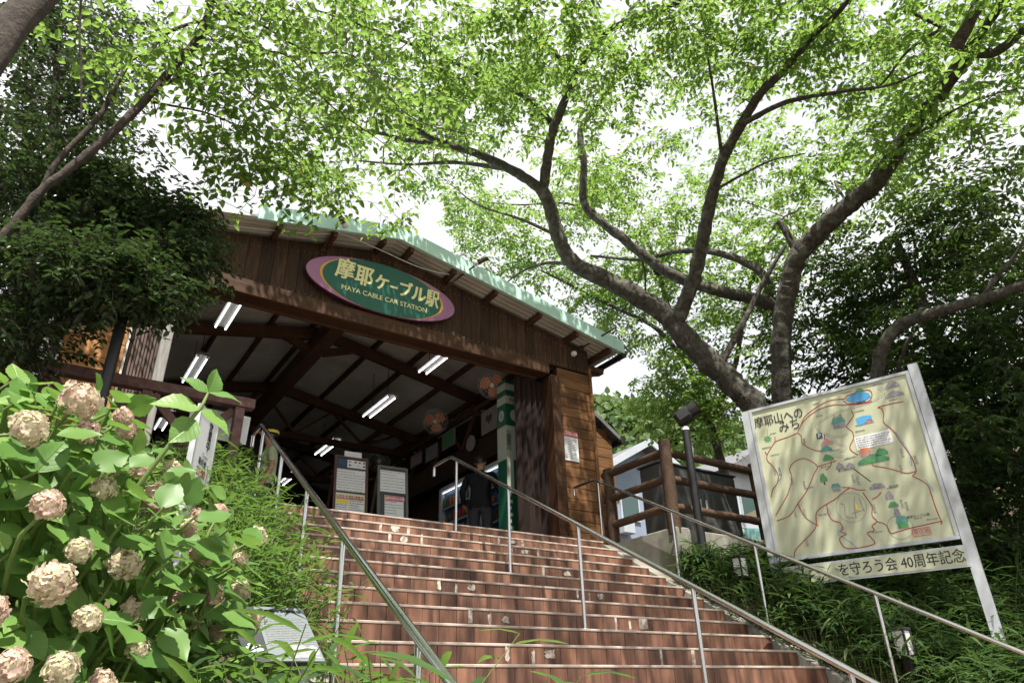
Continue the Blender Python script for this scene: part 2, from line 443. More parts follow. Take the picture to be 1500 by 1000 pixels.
M_['vend'] = pm('vending machine white', (0.52, 0.54, 0.54), (0.60, 0.62, 0.62), 2, rough=0.35)
M_['vend_in'] = pm('vending interior blue', (0.05, 0.12, 0.22), (0.08, 0.18, 0.30), 6, rough=0.3)
M_['green_d'] = pm('pillar dark green', (0.010, 0.085, 0.045), (0.016, 0.105, 0.058), 3, rough=0.4)
M_['pillar_w'] = pm('pillar ivory', (0.36, 0.40, 0.33), (0.42, 0.45, 0.38), 2, rough=0.5)
M_['floor'] = pm('station floor', (0.10, 0.095, 0.09), (0.15, 0.14, 0.13), 5, rough=0.6)
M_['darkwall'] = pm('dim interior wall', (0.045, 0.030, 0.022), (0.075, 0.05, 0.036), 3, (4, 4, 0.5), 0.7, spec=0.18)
M_['soil'] = pm('leaf litter soil', (0.045, 0.034, 0.022), (0.10, 0.075, 0.045), 7, rough=0.95, bump=0.6, coords='World', dirt=(0.05, 0.065, 0.025), dirt_scale=0.8)
M_['paving'] = pm('lower paving', (0.24, 0.22, 0.20), (0.32, 0.30, 0.27), 3, rough=0.85, bump=0.2, coords='World')
M_['bark'] = pm('cherry bark', (0.024, 0.020, 0.016), (0.105, 0.092, 0.074), 16, (1, 1, 0.8), 0.92, bump=1.0, coords='World', lo=0.32, hi=0.68, detail=9, bdist=0.05, dirt=(0.155, 0.16, 0.12), dirt_scale=5.5, dirt_lo=0.55, dirt_hi=0.70)
M_['bark_dark'] = pm('dark bark', (0.026, 0.020, 0.016), (0.085, 0.064, 0.05), 18, (1, 1, 0.8), 0.9, bump=1.0, coords='World', detail=9, bdist=0.04, lo=0.3, hi=0.7)
M_['twig'] = pm('twig bark', (0.045, 0.032, 0.024), (0.085, 0.065, 0.05), 10, rough=0.85, coords='World')
M_['skin'] = pm('skin', (0.40, 0.22, 0.14), (0.46, 0.26, 0.17), 5, rough=0.55)
M_['shirt'] = pm('pale green shirt', (0.40, 0.46, 0.30), (0.47, 0.53, 0.36), 7, rough=0.85, bump=0.15)
M_['jacket'] = pm('black jacket', (0.008, 0.008, 0.010), (0.014, 0.014, 0.017), 7, rough=0.75, bump=0.15, spec=0.18)
M_['trouser'] = pm('dark trousers', (0.03, 0.032, 0.04), (0.05, 0.05, 0.06), 7, rough=0.85, bump=0.15, spec=0.18)
M_['hair'] = pm('black hair', (0.010, 0.008, 0.007), (0.020, 0.016, 0.013), 30, rough=0.5)
M_['house_blue'] = pm('pale blue wall', (0.20, 0.25, 0.33), (0.25, 0.30, 0.38), 1.5, rough=0.7)
M_['house_white'] = pm('white house wall', (0.36, 0.39, 0.43), (0.42, 0.45, 0.49), 1.5, rough=0.7)
M_['slate'] = pm('dark roof slate', (0.10, 0.10, 0.11), (0.16, 0.16, 0.17), 4, rough=0.6)
M_['shed'] = pm('charcoal grey metal', (0.060, 0.060, 0.060), (0.085, 0.085, 0.083), 2, rough=0.6, dirt=(0.045, 0.045, 0.042), dirt_scale=1.4)
M_['stone_plate'] = pm('pale grey plate', (0.145, 0.165, 0.178), (0.175, 0.195, 0.208), 3, rough=0.35)
M_['plate_dark'] = pm('dark grey plate', (0.045, 0.045, 0.052), (0.065, 0.065, 0.072), 3, rough=0.35)
m, t, b = new_mat('window glass'); b.inputs['Base Color'].default_value = (0.05, 0.09, 0.09, 1); b.inputs['Roughness'].default_value = 0.06; M_['glass'] = m
m, t, b = new_mat('teal car glass'); b.inputs['Base Color'].default_value = (0.16, 0.34, 0.32, 1); b.inputs['Roughness'].default_value = 0.08; M_['glass_teal'] = m
m, t, b = new_mat('vending front glass'); b.inputs['Base Color'].default_value = (0.9, 0.95, 1, 1); b.inputs['Roughness'].default_value = 0.03; b.inputs['Transmission Weight'].default_value = 1.0; b.inputs['IOR'].default_value = 1.1; M_['clear'] = m
M_['lamp_white'] = pm('frosted lamp panel', (0.70, 0.70, 0.66), (0.78, 0.78, 0.74), 4, rough=0.35)
M_['tube'] = emit_mat('fluorescent tube', (0.95, 0.97, 1.0), 2.0)
M_['led'] = emit_mat('vending strip light', (0.85, 0.92, 1.0), 0.9)
M_['bulb'] = pm('lamp glass', (0.6, 0.6, 0.6), (0.7, 0.7, 0.7), 3, rough=0.15)
for nm, cl in (('can_red', (0.30, 0.03, 0.03)), ('can_blue', (0.04, 0.12, 0.32)), ('can_green', (0.05, 0.20, 0.08)), ('can_orange', (0.42, 0.16, 0.03)), ('can_white', (0.5, 0.5, 0.5)), ('can_brown', (0.12, 0.07, 0.04))):
    M_[nm] = pm(nm.replace('_', ' '), cl, tuple(x * 1.2 for x in cl), 4, rough=0.35)
M_['leaf_cherry'] = leaf_mat('cherry leaf', [(0.036, 0.090, 0.022), (0.050, 0.118, 0.027), (0.068, 0.140, 0.031), (0.092, 0.162, 0.034), (0.125, 0.18, 0.036), (0.42, 0.24, 0.03)], (0.37, 0.575, 0.105), 0.57, 0.5, 0.3, tmix=0.62)
M_['leaf_ever'] = leaf_mat('evergreen leaf', [(0.018, 0.042, 0.016), (0.030, 0.062, 0.022), (0.048, 0.086, 0.028)], (0.12, 0.22, 0.04), 0.2, 0.27, 0.6)
M_['leaf_right'] = leaf_mat('broad evergreen leaf', [(0.012, 0.028, 0.010), (0.022, 0.048, 0.014), (0.042, 0.080, 0.020)], (0.15, 0.27, 0.04), 0.3, 0.4, 0.4)
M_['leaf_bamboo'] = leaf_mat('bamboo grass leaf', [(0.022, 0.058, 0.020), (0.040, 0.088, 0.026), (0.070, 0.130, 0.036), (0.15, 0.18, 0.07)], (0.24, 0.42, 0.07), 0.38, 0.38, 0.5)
M_['leaf_bamboo_shade'] = leaf_mat('shaded bamboo grass leaf', [(0.014, 0.036, 0.014), (0.026, 0.058, 0.020), (0.045, 0.086, 0.028), (0.11, 0.14, 0.055)], (0.16, 0.30, 0.06), 0.28, 0.4, 0.4)  # bamboo leaf darkened in colour to stand in for shade on the right bank
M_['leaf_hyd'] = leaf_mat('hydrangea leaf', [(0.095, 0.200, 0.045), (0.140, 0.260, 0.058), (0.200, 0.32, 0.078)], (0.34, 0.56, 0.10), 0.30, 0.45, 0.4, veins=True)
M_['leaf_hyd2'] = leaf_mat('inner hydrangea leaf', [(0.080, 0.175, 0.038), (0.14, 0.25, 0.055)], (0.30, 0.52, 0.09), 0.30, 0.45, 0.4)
M_['petal'] = leaf_mat('hydrangea petal', [(0.52, 0.37, 0.40), (0.58, 0.50, 0.40), (0.50, 0.53, 0.34), (0.60, 0.47, 0.41), (0.64, 0.57, 0.49)], (0.8, 0.68, 0.58), 0.28, 0.7, 0.2, tint=((1.0, 0.80, 0.82), (1.0, 0.95, 0.86), (0.90, 0.98, 0.78)))
M_['stem'] = pm('green stem', (0.09, 0.15, 0.03), (0.14, 0.20, 0.05), 8, rough=0.6)
M_['leaf_far'] = leaf_mat('far wood leaf', [(0.045, 0.085, 0.030), (0.075, 0.125, 0.040), (0.10, 0.15, 0.05)], (0.2, 0.32, 0.06), 0.25, 0.6, 0.2)
LIMBS = {
 'T1': [
  [(9.37,6.32,1.64,0.231),(9.19,6.33,2.71,0.217),(9.06,6.36,3.45,0.207),(8.97,6.38,4.0,0.2),(8.75,6.58,4.49,0.193),(8.46,6.83,4.99,0.185),(8.16,7.08,5.62,0.175)],
  [(8.16,7.08,5.62,0.166),(7.88,7.18,5.92,0.16),(7.25,7.46,6.34,0.146),(6.6,7.72,6.68,0.132),(6.31,7.73,7.15,0.123),(6.11,7.67,7.69,0.114),(5.94,7.67,7.99,0.109)],
  [(5.94,7.67,7.99,0.095),(5.35,7.72,8.17,0.082),(4.65,7.76,8.23,0.066),(4.07,7.76,8.15,0.054),(3.52,7.71,8.15,0.042),(3.1,7.62,8.25,0.032),(2.67,7.54,8.1,0.023)],
  [(4.18,7.97,8.38,0.044),(3.62,8.09,8.25,0.036),(3.14,8.15,8.21,0.029),(2.5,8.2,8.07,0.02),(1.89,8.19,7.68,0.012)],
  [(5.41,7.81,8.26,0.045),(4.65,8.41,8.51,0.034),(3.87,8.9,8.47,0.023),(3.13,9.29,8.51,0.014)],
  [(5.98,7.64,7.99,0.091),(5.82,7.14,8.69,0.08),(5.81,6.84,8.99,0.075),(5.79,6.3,9.45,0.065),(5.82,5.86,9.68,0.059),(5.89,5.43,9.69,0.052),(5.99,4.78,9.38,0.044),(6.02,4.16,9.02,0.036),(5.98,3.64,8.83,0.029)],
  [(5.68,6.19,9.27,0.047),(5.02,6.12,9.43,0.039),(4.46,5.87,9.74,0.03),(4.17,5.62,9.96,0.024)],
  [(5.82,7.12,8.99,0.059),(5.35,7.1,9.28,0.053),(4.61,7.13,9.3,0.045),(4.18,7.12,9.29,0.04),(3.6,7.07,9.24,0.034),(2.99,6.98,9.03,0.027),(2.28,6.81,8.72,0.02),(1.81,6.65,8.43,0.015),(1.38,6.45,8.1,0.01)],
  [(3.7,7.87,8.4,0.034),(3.46,7.4,8.94,0.021),(3.36,7.04,9.28,0.012)],
  [(6.38,7.83,7.24,0.032),(5.95,8.38,7.79,0.025),(5.43,8.94,8.26,0.017),(5.05,9.32,8.85,0.01)],
  [(6.73,7.79,6.73,0.04),(6.59,8.47,7.1,0.031),(6.42,9.09,7.17,0.02),(6.3,9.62,7.04,0.01)],
  [(8.15,7.08,5.58,0.131),(8.13,6.61,6.04,0.121),(8.06,6.24,6.48,0.111),(7.95,5.88,6.97,0.102),(7.87,5.6,7.31,0.095),(7.78,5.22,7.7,0.086),(7.73,4.78,7.97,0.077),(7.66,4.27,8.2,0.066),(7.61,3.79,8.22,0.057),(7.49,3.24,8.24,0.047),(7.36,2.74,8.17,0.037),(7.22,2.36,8.12,0.03)],
  [(7.69,4.68,7.93,0.044),(7.87,4.06,7.92,0.036),(8.0,3.38,7.59,0.027),(8.06,2.76,7.19,0.019),(8.07,2.34,7.06,0.013)],
  [(7.71,5.2,7.72,0.029),(7.29,4.83,8.51,0.021),(6.86,4.49,9.27,0.012)],
  [(7.82,5.57,7.26,0.025),(7.95,5.18,7.32,0.02),(8.11,4.64,7.34,0.014),(8.21,4.15,7.15,0.008)],
  [(8.71,6.72,4.84,0.06),(9.01,6.31,5.57,0.049),(9.26,5.94,6.25,0.04),(9.49,5.56,6.81,0.031)],
  [(5.3,3.9,8.3,0.08),(4.3,2.9,8.3,0.06),(3.2,2.0,8.1,0.035),(2.2,1.4,8.0,0.015)],
 ],
 'T2': [
  [(10.33,7.21,1.85,0.181),(10.01,6.84,3.17,0.174),(9.72,6.34,4.62,0.163),(9.58,6.02,5.46,0.159),(9.53,5.72,6.02,0.156),(9.49,5.44,6.46,0.154),(9.52,5.15,6.64,0.153),(9.55,4.75,6.82,0.148),(9.58,4.31,6.94,0.142),(9.58,3.94,7.02,0.137),(9.55,3.58,7.22,0.132),(9.49,3.15,7.47,0.124)],
  [(9.49,3.15,7.47,0.101),(9.24,2.63,7.56,0.085),(8.92,2.09,7.59,0.069),(8.58,1.58,7.56,0.054),(8.31,1.24,7.5,0.044)],
  [(9.24,2.61,7.47,0.077),(8.94,2.02,7.54,0.066),(8.77,1.7,7.23,0.058),(8.5,1.28,7.06,0.05)],
  [(10.09,5.73,6.95,0.069),(10.01,5.76,7.34,0.065),(9.92,5.81,7.64,0.061)],
  [(10.48,6.43,6.33,0.124),(10.0,6.77,6.54,0.117),(9.49,7.1,6.73,0.109),(8.74,7.52,7.09,0.099),(8.05,7.8,7.69,0.088),(7.51,7.99,8.16,0.079),(7.25,8.04,8.49,0.075),(7.14,7.82,9.2,0.067),(6.99,7.66,9.87,0.059),(7.13,7.27,10.24,0.052),(7.29,6.8,10.63,0.044),(7.65,5.8,10.62,0.029)],
  [(10.39,6.58,6.67,0.087),(10.32,6.71,7.25,0.08),(9.96,7.28,7.84,0.067),(9.5,7.91,8.08,0.053),(9.05,8.44,8.03,0.04),(8.33,9.18,8.29,0.022)],
  [(8.69,1.92,7.6,0.031),(8.41,2.09,7.92,0.026),(8.22,2.2,8.12,0.023),(8.1,2.22,8.32,0.021)],
  [(8.78,1.99,7.6,0.028),(8.78,2.14,8.09,0.025),(8.72,2.59,8.09,0.021),(8.64,3.04,7.79,0.015),(8.55,3.39,7.85,0.011)],
  [(9.37,3.2,7.24,0.023),(9.25,2.47,7.16,0.015),(9.14,2.04,6.97,0.01),(9.04,1.73,6.76,0.007)],
  [(8.0,1.9,7.0,0.08),(7.7,1.0,7.5,0.06),(7.4,0.2,7.8,0.03),(7.0,-0.6,7.9,0.012)],
 ],
 'T3': [
  [(9.43,5.27,2.11,0.102),(9.26,4.84,3.12,0.094),(9.14,4.48,3.93,0.087),(9.1,4.27,4.25,0.084),(9.11,3.98,4.43,0.08),(9.13,3.61,4.42,0.075),(9.12,3.15,4.35,0.068),(9.1,2.87,4.3,0.063),(9.05,2.44,4.25,0.057),(8.97,2.03,4.23,0.051)],
  [(8.97,2.03,4.23,0.049),(8.95,1.61,4.29,0.036),(8.88,1.11,4.44,0.022),(8.78,0.61,4.65,0.007)],
  [(9.86,4.64,4.0,0.033),(9.78,4.32,4.39,0.027),(9.75,4.16,4.53,0.024)],
  [(9.13,2.95,4.35,0.033),(9.12,2.73,4.52,0.027),(9.09,2.43,4.69,0.02),(9.04,2.18,4.92,0.013)],
 ],
 'T0': [
  [(-0.88,5.83,2.8,0.036),(-0.69,5.72,3.36,0.036),(-0.59,5.66,3.69,0.035),(-0.43,5.6,3.99,0.035),(-0.16,5.49,4.57,0.035),(0.04,5.39,5.14,0.035),(0.2,5.3,5.64,0.035),(0.21,5.24,6.06,0.034),(0.2,5.2,6.4,0.034)],
  [(-0.61,5.87,3.82,0.025),(-0.57,5.83,4.14,0.024),(-0.39,5.78,4.7,0.022),(-0.29,5.72,5.38,0.019),(-0.18,5.71,5.53,0.018),(-0.07,5.68,5.86,0.017),(0.16,5.64,6.14,0.015),(0.51,5.58,6.38,0.013)],
  [(0.04,5.5,5.09,0.013),(0.4,5.42,5.52,0.011),(0.71,5.34,5.22,0.008),(0.93,5.27,5.11,0.007),(1.34,5.13,4.89,0.004)],
  [(-0.02,5.5,4.82,0.011),(0.4,5.52,4.94,0.009),(0.71,5.51,4.92,0.007),(1.03,5.48,4.85,0.006),(1.3,5.45,4.69,0.004)],
  [(0.22,5.3,5.74,0.012),(0.33,5.27,5.93,0.011),(0.67,5.19,5.64,0.01),(0.98,5.1,5.61,0.009),(1.35,4.95,5.09,0.007),(1.83,4.71,4.64,0.004),(2.16,4.51,4.23,0.003)],
  [(0.21,5.2,6.01,0.014),(0.65,5.09,5.86,0.012),(1.09,4.94,5.61,0.01),(1.51,4.76,5.61,0.008),(1.98,4.47,4.85,0.005),(2.49,4.1,4.56,0.003)],
  [(-0.01,5.6,4.58,0.005),(0.23,5.57,4.28,0.004),(0.6,5.5,4.05,0.003),(0.95,5.42,3.92,0.002)],
  [(-0.72,5.15,5.28,0.01),(-0.64,5.23,4.92,0.009),(-0.59,5.27,4.76,0.008),(-0.47,5.38,4.28,0.007)],
 ],
 'TC': [
  [(-0.83,3.5,1.9,0.076),(-0.79,3.51,2.65,0.079),(-0.76,3.52,2.98,0.08),(-0.73,3.53,3.26,0.081),(-0.68,3.54,3.52,0.083),(-0.59,3.55,4.07,0.085)],
 ],
 'T4': [
  [(12.13,9.81,2.78,0.113),(12.03,9.67,4.18,0.1),(11.85,9.68,5.39,0.089),(11.58,9.78,6.7,0.077),(11.35,9.87,7.92,0.066),(11.16,9.91,9.21,0.054),(10.9,10.01,10.61,0.041)],
  [(11.93,9.74,5.43,0.073),(12.28,9.11,6.59,0.06),(12.45,8.69,7.86,0.049),(12.67,8.18,9.15,0.036),(12.99,7.49,9.83,0.026)],
  [(11.58,9.85,6.9,0.063),(10.92,10.04,7.7,0.052),(10.05,10.41,8.17,0.041),(9.13,10.75,8.62,0.029),(8.34,10.99,8.96,0.019)],
  [(11.14,9.9,9.2,0.046),(10.3,10.4,10.41,0.038),(9.46,10.89,11.24,0.03),(8.22,11.55,11.17,0.021),(7.27,11.97,11.16,0.014)],
 ],
}
CROWNS = {
 'C1': [(2.08,7.79,8.43,1.6,1.6,0.8,44),(3.32,6.63,8.63,1.5,1.5,0.8,49),(4.37,9.15,9.32,1.7,1.3,0.6,72),(5.94,6.39,9.54,1.5,1.5,0.9,68),(7.97,8.22,9.89,1.7,1.7,0.9,68),(7.62,5.07,9.15,1.7,1.7,1.0,72),(3.66,5.14,8.03,1.3,1.3,0.6,64),(5.84,4.57,8.89,1.3,1.3,0.7,64),(2.55,10.15,8.72,0.9,0.8,0.4,28),(7.43,11.03,9.7,1.5,1.3,0.7,56),(7.38,3.76,8.63,1.2,1.2,0.7,56),(4.64,7.64,9.28,1.2,1.2,0.6,48),(2.08,6.43,8.19,1.2,1.2,0.6,28),(2.6,1.5,7.9,2.2,1.5,0.6,95),(4.7,1.5,8.3,1.8,1.5,0.6,80),(3.3,3.0,8.1,1.5,1.2,0.5,45),(2.8,6.6,8.2,2.2,0.8,0.5,28),(5.2,6.6,8.7,1.5,0.8,0.5,16)],  # last clumps extend the canopy, mostly unseen, added to shade stairs and front
 'C2': [(10.51,5.79,9.08,1.7,1.7,1.1,80),(8.19,3.01,8.39,1.4,1.4,0.8,72),(9.46,2.59,7.12,1.5,1.5,1.0,68),(10.46,8.38,9.59,1.7,1.7,0.9,72),(8.56,1.67,7.51,1.2,1.2,0.8,56),(11.14,4.44,8.22,1.5,1.5,0.8,64),(10.52,10.3,7.71,1.0,1.0,0.9,40),(11.56,9.95,5.76,1.5,1.3,1.1,72),(10.39,3.28,8.95,1.2,1.2,0.7,40),(7.6,0.1,7.6,2.0,1.8,0.8,90),(6.2,1.4,8.4,1.6,1.6,0.7,60)],  # last clumps reach out of view, added to shade right bamboo and steps
 'C0': [(0.5,5.28,5.08,0.8,0.8,0.6,60),(-0.27,5.39,5.33,0.7,0.7,0.5,40),(0.78,5.65,4.68,0.6,0.6,0.35,36),(1.0,4.9,5.2,0.8,0.8,0.5,44),(1.76,4.57,4.82,0.7,0.7,0.4,40),(0.61,4.96,5.84,0.8,0.8,0.5,50),(1.22,5.47,4.63,0.6,0.5,0.25,26),(1.74,5.74,4.89,0.5,0.4,0.2,16),(2.6,6.28,5.1,0.3,0.3,0.2,7)],
 'C4': [(8.04,10.97,9.03,1.1,1.0,0.5,45),(9.81,10.81,8.68,1.2,1.2,0.7,70),(11.16,10.02,9.28,1.6,1.6,1.0,110),(12.22,9.04,8.14,1.6,1.6,1.2,120),(11.33,9.83,6.32,1.2,1.2,1.0,80),(12.08,9.22,5.76,1.5,1.5,1.1,90),(9.77,10.72,11.26,1.5,1.4,0.8,90),(7.27,11.97,10.84,1.0,1.0,0.5,40),(12.96,7.56,9.47,1.5,1.5,1.0,90)],
 'EL': [(-0.14,5.7,3.06,0.5,0.45,0.26,60),(0.25,5.74,3.09,0.42,0.4,0.26,60),(0.52,5.98,3.58,0.3,0.35,0.24,36),(-0.54,6.18,2.66,0.4,0.4,0.3,36),(-0.36,6.59,4.04,0.75,0.7,0.55,85),(0.31,6.59,3.89,0.55,0.6,0.4,90),(-0.47,6.38,3.26,0.75,0.7,0.42,100),(-0.78,7.16,5.56,0.9,0.9,0.7,85),(-1.33,7.28,6.57,0.9,0.9,0.7,90),(0.19,6.3,3.39,0.36,0.4,0.25,45),(0.2,6.5,4.24,0.5,0.5,0.36,70),(0.54,6.28,4.07,0.3,0.3,0.22,34),(-0.18,6.7,4.59,0.5,0.5,0.4,50),(-0.95,6.73,4.52,0.8,0.8,0.7,90),(-0.71,7.97,7.43,0.8,0.8,0.7,50)],
 'ER': [(11.69,6.13,6.85,1.5,1.5,1.2,85),(11.87,4.8,6.64,1.6,1.6,1.2,90),(11.52,3.36,6.63,1.6,1.6,1.1,85),(10.96,3.81,4.36,1.6,1.6,1.2,130),(10.58,3.68,2.62,1.6,1.6,1.3,130),(11.9,6.37,5.4,1.6,1.6,1.2,100),(11.93,5.17,4.67,1.7,1.7,1.3,100),(10.56,4.31,1.68,1.3,1.4,1.0,80),(10.64,2.78,4.89,1.4,1.4,1.2,90),(11.57,4.72,3.72,1.6,1.6,1.0,80),(11.8,5.93,3.9,1.6,1.6,1.0,70),(12.73,4.5,3.86,1.6,1.6,1.4,90)],
}

# ================================================================== THE SETTING
Z0, RISE, Y0, TREAD = 1.918, 0.1524, 7.358, 0.27
SL = RISE / TREAD
SX0, SX1 = 1.58, 6.43           # stair width
LOW = Z0 - 23 * RISE            # lower paving level


def stairline(y):
    return np.clip(Z0 - SL * (Y0 - y), LOW, Z0)


def sstep(x, a, b):
    t = np.clip((x - a) / (b - a), 0, 1); return t * t * (3 - 2 * t)


def ground_h(x, y):
    x = np.asarray(x, float); y = np.asarray(y, float)
    s = stairline(y)
    left = s - 0.06 + 0.42 * sstep(1.5 - x, 0, 0.9) * sstep(y, 1.3, 2.3) * (1 - sstep(y, 5.6, 6.6))
    right = s + 0.02 + np.clip((x - 6.7) * 0.24, 0, 1.0) * sstep(y, 1.0, 2.5) * (1 - sstep(y, 5.2, 6.4)) + np.clip((x - 12) * 0.4, 0, 14) * sstep(y, -4, 3)
    mid = s - 0.42
    g = np.where(x < 3, left + (mid - left) * sstep(x, 1.42, 1.62), mid + (right - mid) * sstep(x, 6.46, 6.64))
    g = np.where((y > 7.4) & (x > -0.9) & (x < 7.3), Z0 - 0.45, g)
    return g


def axis(lo, hi, d, far):
    a = list(np.arange(lo, hi + 1e-6, d)); s = d; p = hi
    while p < far: s *= 1.35; p += s; a.append(p)
    s = d; p = lo
    while p > -far: s *= 1.35; p -= s; a.insert(0, p)
    return np.array(a)


gx, gy = axis(-4, 16, 0.16, 900), axis(-2, 12, 0.16, 900)
GX, GY = np.meshgrid(gx, gy)
GZ = ground_h(GX, GY) + (np.sin(GX * 5.1 + GY * 3.3) * np.sin(GY * 4.7) * 0.018) * (GX > 6.7)
nx, ny = len(gx), len(gy)
ii = np.arange(nx * ny).reshape(ny, nx)
F = np.stack([ii[:-1, :-1], ii[:-1, 1:], ii[1:, 1:], ii[1:, :-1]], -1).reshape(-1, 4)
o = link('ground', mesh_np('ground', np.stack([GX, GY, GZ], -1).reshape(-1, 3), F, M_['soil'], smooth=True))
tag(o, kind='structure')
mb = MB(); mb.box((3.9, -3.1, LOW - 0.2), (7.2, 9.0, 0.408))
tag(mb.build('pavement', M_['paving']), kind='structure')

# ---- tiled stairs
stairs = bpy.data.objects.new('stairs', None); C.objects.link(stairs); setw(stairs, Matrix.Translation((4, 1.4, LOW))); tag(stairs, kind='structure')
mb = MB()
for k in range(23):
    zt, yk = Z0 - k * RISE, Y0 - k * TREAD
    mb.box(((SX0 + SX1) / 2, yk + 0.012 + TREAD / 2, zt - 0.25), (SX1 - SX0, TREAD, 0.49))
mb.build('step_body', M_['mortar'], stairs)
TW = 0.1502
ntile = int(round((SX1 - SX0) / TW)); TW = (SX1 - SX0) / ntile
rest = MB(); big = 0
for k in range(12, -1, -1):
    zt, yk = Z0 - k * RISE, Y0 - k * TREAD
    for i in range(ntile):
        xc = SX0 + (i + 0.5) * TW
        c = (xc, yk + 0.006 + random.uniform(-0.0012, 0.0012), zt - 0.022 - (RISE - 0.026) / 2)
        size = (TW - 0.0035, 0.02, RISE - 0.028)
        if big < 300: piece('riser_tile', c, size, M_['tile'], stairs, b=0.0025); big += 1
        else: rest.box(c, size, b=0.0025)
tag(rest.build('riser_tiles', M_['tile'], stairs), kind='stuff')
low = MB()
for k in range(13, 23):
    zt, yk = Z0 - k * RISE, Y0 - k * TREAD
    for i in range(ntile): low.box((SX0 + (i + 0.5) * TW, yk + 0.006, zt - 0.022 - (RISE - 0.026) / 2), (TW - 0.0035, 0.02, RISE - 0.028))
tag(low.build('lower_riser_tiles', M_['tile'], stairs), kind='stuff')
tr = MB()
for k in range(23):
    zt, yk = Z0 - k * RISE, Y0 - k * TREAD
    for i in range(ntile): tr.box((SX0 + (i + 0.5) * TW, yk + 0.036 + 0.12, zt - 0.008), (TW - 0.005, 0.236, 0.014))
tag(tr.build('tread_tiles', M_['tile'], stairs), kind='stuff')
for k in range(23):
    zt, yk = Z0 - k * RISE, Y0 - k * TREAD
    piece('nosing', ((SX0 + SX1) / 2, yk + 0.012, zt - 0.0105), (SX1 - SX0, 0.042, 0.021), M_['nosing'], stairs, b=0.005)
mb = MB(); mb.box(((SX0 + 7.2) / 2, (Y0 + 0.29 + 8.62) / 2, Z0 - 0.11), (7.2 - SX0, 8.62 - Y0 - 0.29, 0.22))
mb.build('landing', M_['tile'], stairs)
for xa, xb, dz in ((SX1, SX1 + 0.2, -0.03), (SX0 - 0.2, SX0, 0.03)):
    mb = MB(); yb = Y0 - 23 * TREAD
    mb.prism([(yb, LOW - 0.3), (Y0 + 0.02, Z0 - 0.6), (Y0 + 0.02, Z0 + dz), (yb, LOW + dz)], (xa, 0, 0), (0, 1, 0), (0, 0, 1), (xb - xa, 0, 0))
    mb.build('curb', M_['concrete'], stairs)
SCRAPS = [(1,3.07,-0.028),(1,3.24,-0.02),(1,3.4,-0.031),(2,3.06,-0.057),(2,3.23,-0.062),(2,3.43,-0.05),(1,4.57,-0.049),(1,4.75,-0.03),(1,4.91,-0.041),(2,4.57,-0.06),(2,4.76,-0.06),(2,4.94,-0.06),(4,4.61,-0.051),(4,4.93,-0.065),(6,3.07,-0.061),(6,3.24,-0.08),(6,3.4,-0.059),(6,4.62,-0.05),(6,4.77,-0.066),(6,4.92,-0.058),(8,3.07,-0.063),(8,3.25,-0.078),(8,3.41,-0.078),(8,4.61,-0.066),(8,4.78,-0.078),(8,4.95,-0.061),(10,3.06,-0.069),(10,3.29,-0.089),(10,3.45,-0.065),(10,4.6,-0.078),(10,4.98,-0.08)]
for j, (k, x, dz) in enumerate(SCRAPS):
    n = 11; wide = j % 3 == 1
    w, h = (random.uniform(0.05, 0.075), random.uniform(0.028, 0.05)) if wide else (random.uniform(0.014, 0.026), random.uniform(0.05, 0.075))
    n = 14; poly = []
    for i in range(n):
        ca, sa = cos(2 * pi * i / n), sin(2 * pi * i / n); q = 0.85 / max(abs(ca), abs(sa)); poly.append((w * ca * q * random.uniform(0.55, 1.1), h * sa * q * random.uniform(0.6, 1.05)))
    if j in (23, 25, 29, 30, 20): poly = [(-w * .8, -h), (w * .8, -h * 0.95), (w * .75, h), (-w * .8, h * 0.97)]
    mb = MB(); mb.prism(poly, (x, Y0 - k * TREAD - 0.0075, Z0 - k * RISE + min(-0.05, dz)), (1, 0, 0), (0, 0, 1), (0, 0.003, 0))
    mb.build('sticker_scrap', M_['scrap'], stairs)

# ================================================================== STATION BUILDING
YF = 8.3
XR = 3.47


def under(x):
    return 6.155 - (0.187 * (x - XR) if x > XR else 0.212 * (XR - x))


stn = thing('station_building', (3.4, 12, Z0), 'brown timber cable car station with mint-edged gable roof at the top of the stairs', 'building')
# front boarding above the opening
fb = MB(); fb.prism([(-0.95, 4.97), (7.2, 4.97), (7.2, under(7.2) - 0.06), (XR, under(XR) - 0.06), (-0.95, under(-0.95) - 0.06)], (0, YF + 0.03, 0), (1, 0, 0), (0, 0, 1), (0, 0.08, 0))
front = fb.build('front_wall', M_['darkwall'], stn)
x = -0.93; bw = 0.1718; j = 0
nails = MB()
while x < 7.22:
    a, b_ = x + 0.0025, min(x + bw, 7.25) - 0.0025
    yo = YF + random.uniform(-0.003, 0.003)
    zb = 4.962
    mb = MB(); mb.prism([(a, zb), (b_, zb), (b_, under(b_) - 0.05), (a, under(a) - 0.05)], (0, yo, 0), (1, 0, 0), (0, 0, 1), (0, 0.026, 0))
    mb.build('plank', M_['plank'], front)
    for fx in (0.25, 0.75):
        nails.box((a + (b_ - a) * fx, yo - 0.003, zb + 0.05 + random.uniform(-0.006, 0.006)), (0.009, 0.006, 0.009))
        nails.box((a + (b_ - a) * fx, yo - 0.003, under(a) - 0.2 + random.uniform(-0.006, 0.006)), (0.009, 0.006, 0.009))
    x += bw
tag(nails.build('nail_heads', M_['grey_post'], front), kind='stuff')
mb = MB(); mb.box((3.48, YF + 0.04, 4.85), (5.55 + 0.2, 0.22, 0.22), b=0.012); mb.build('lintel_beam', M_['beam'], stn)
mb = MB(); mb.box((3.48, YF + 0.19, 4.74), (5.5, 0.06, 0.05), b=0.006); mb.build('door_track', M_['steel_brown'], stn)
mb = MB(); mb.box((6.47, YF + 0.04, 3.31), (0.19, 0.24, 2.86), b=0.01); mb.build('jamb_post', M_['beam'], stn)
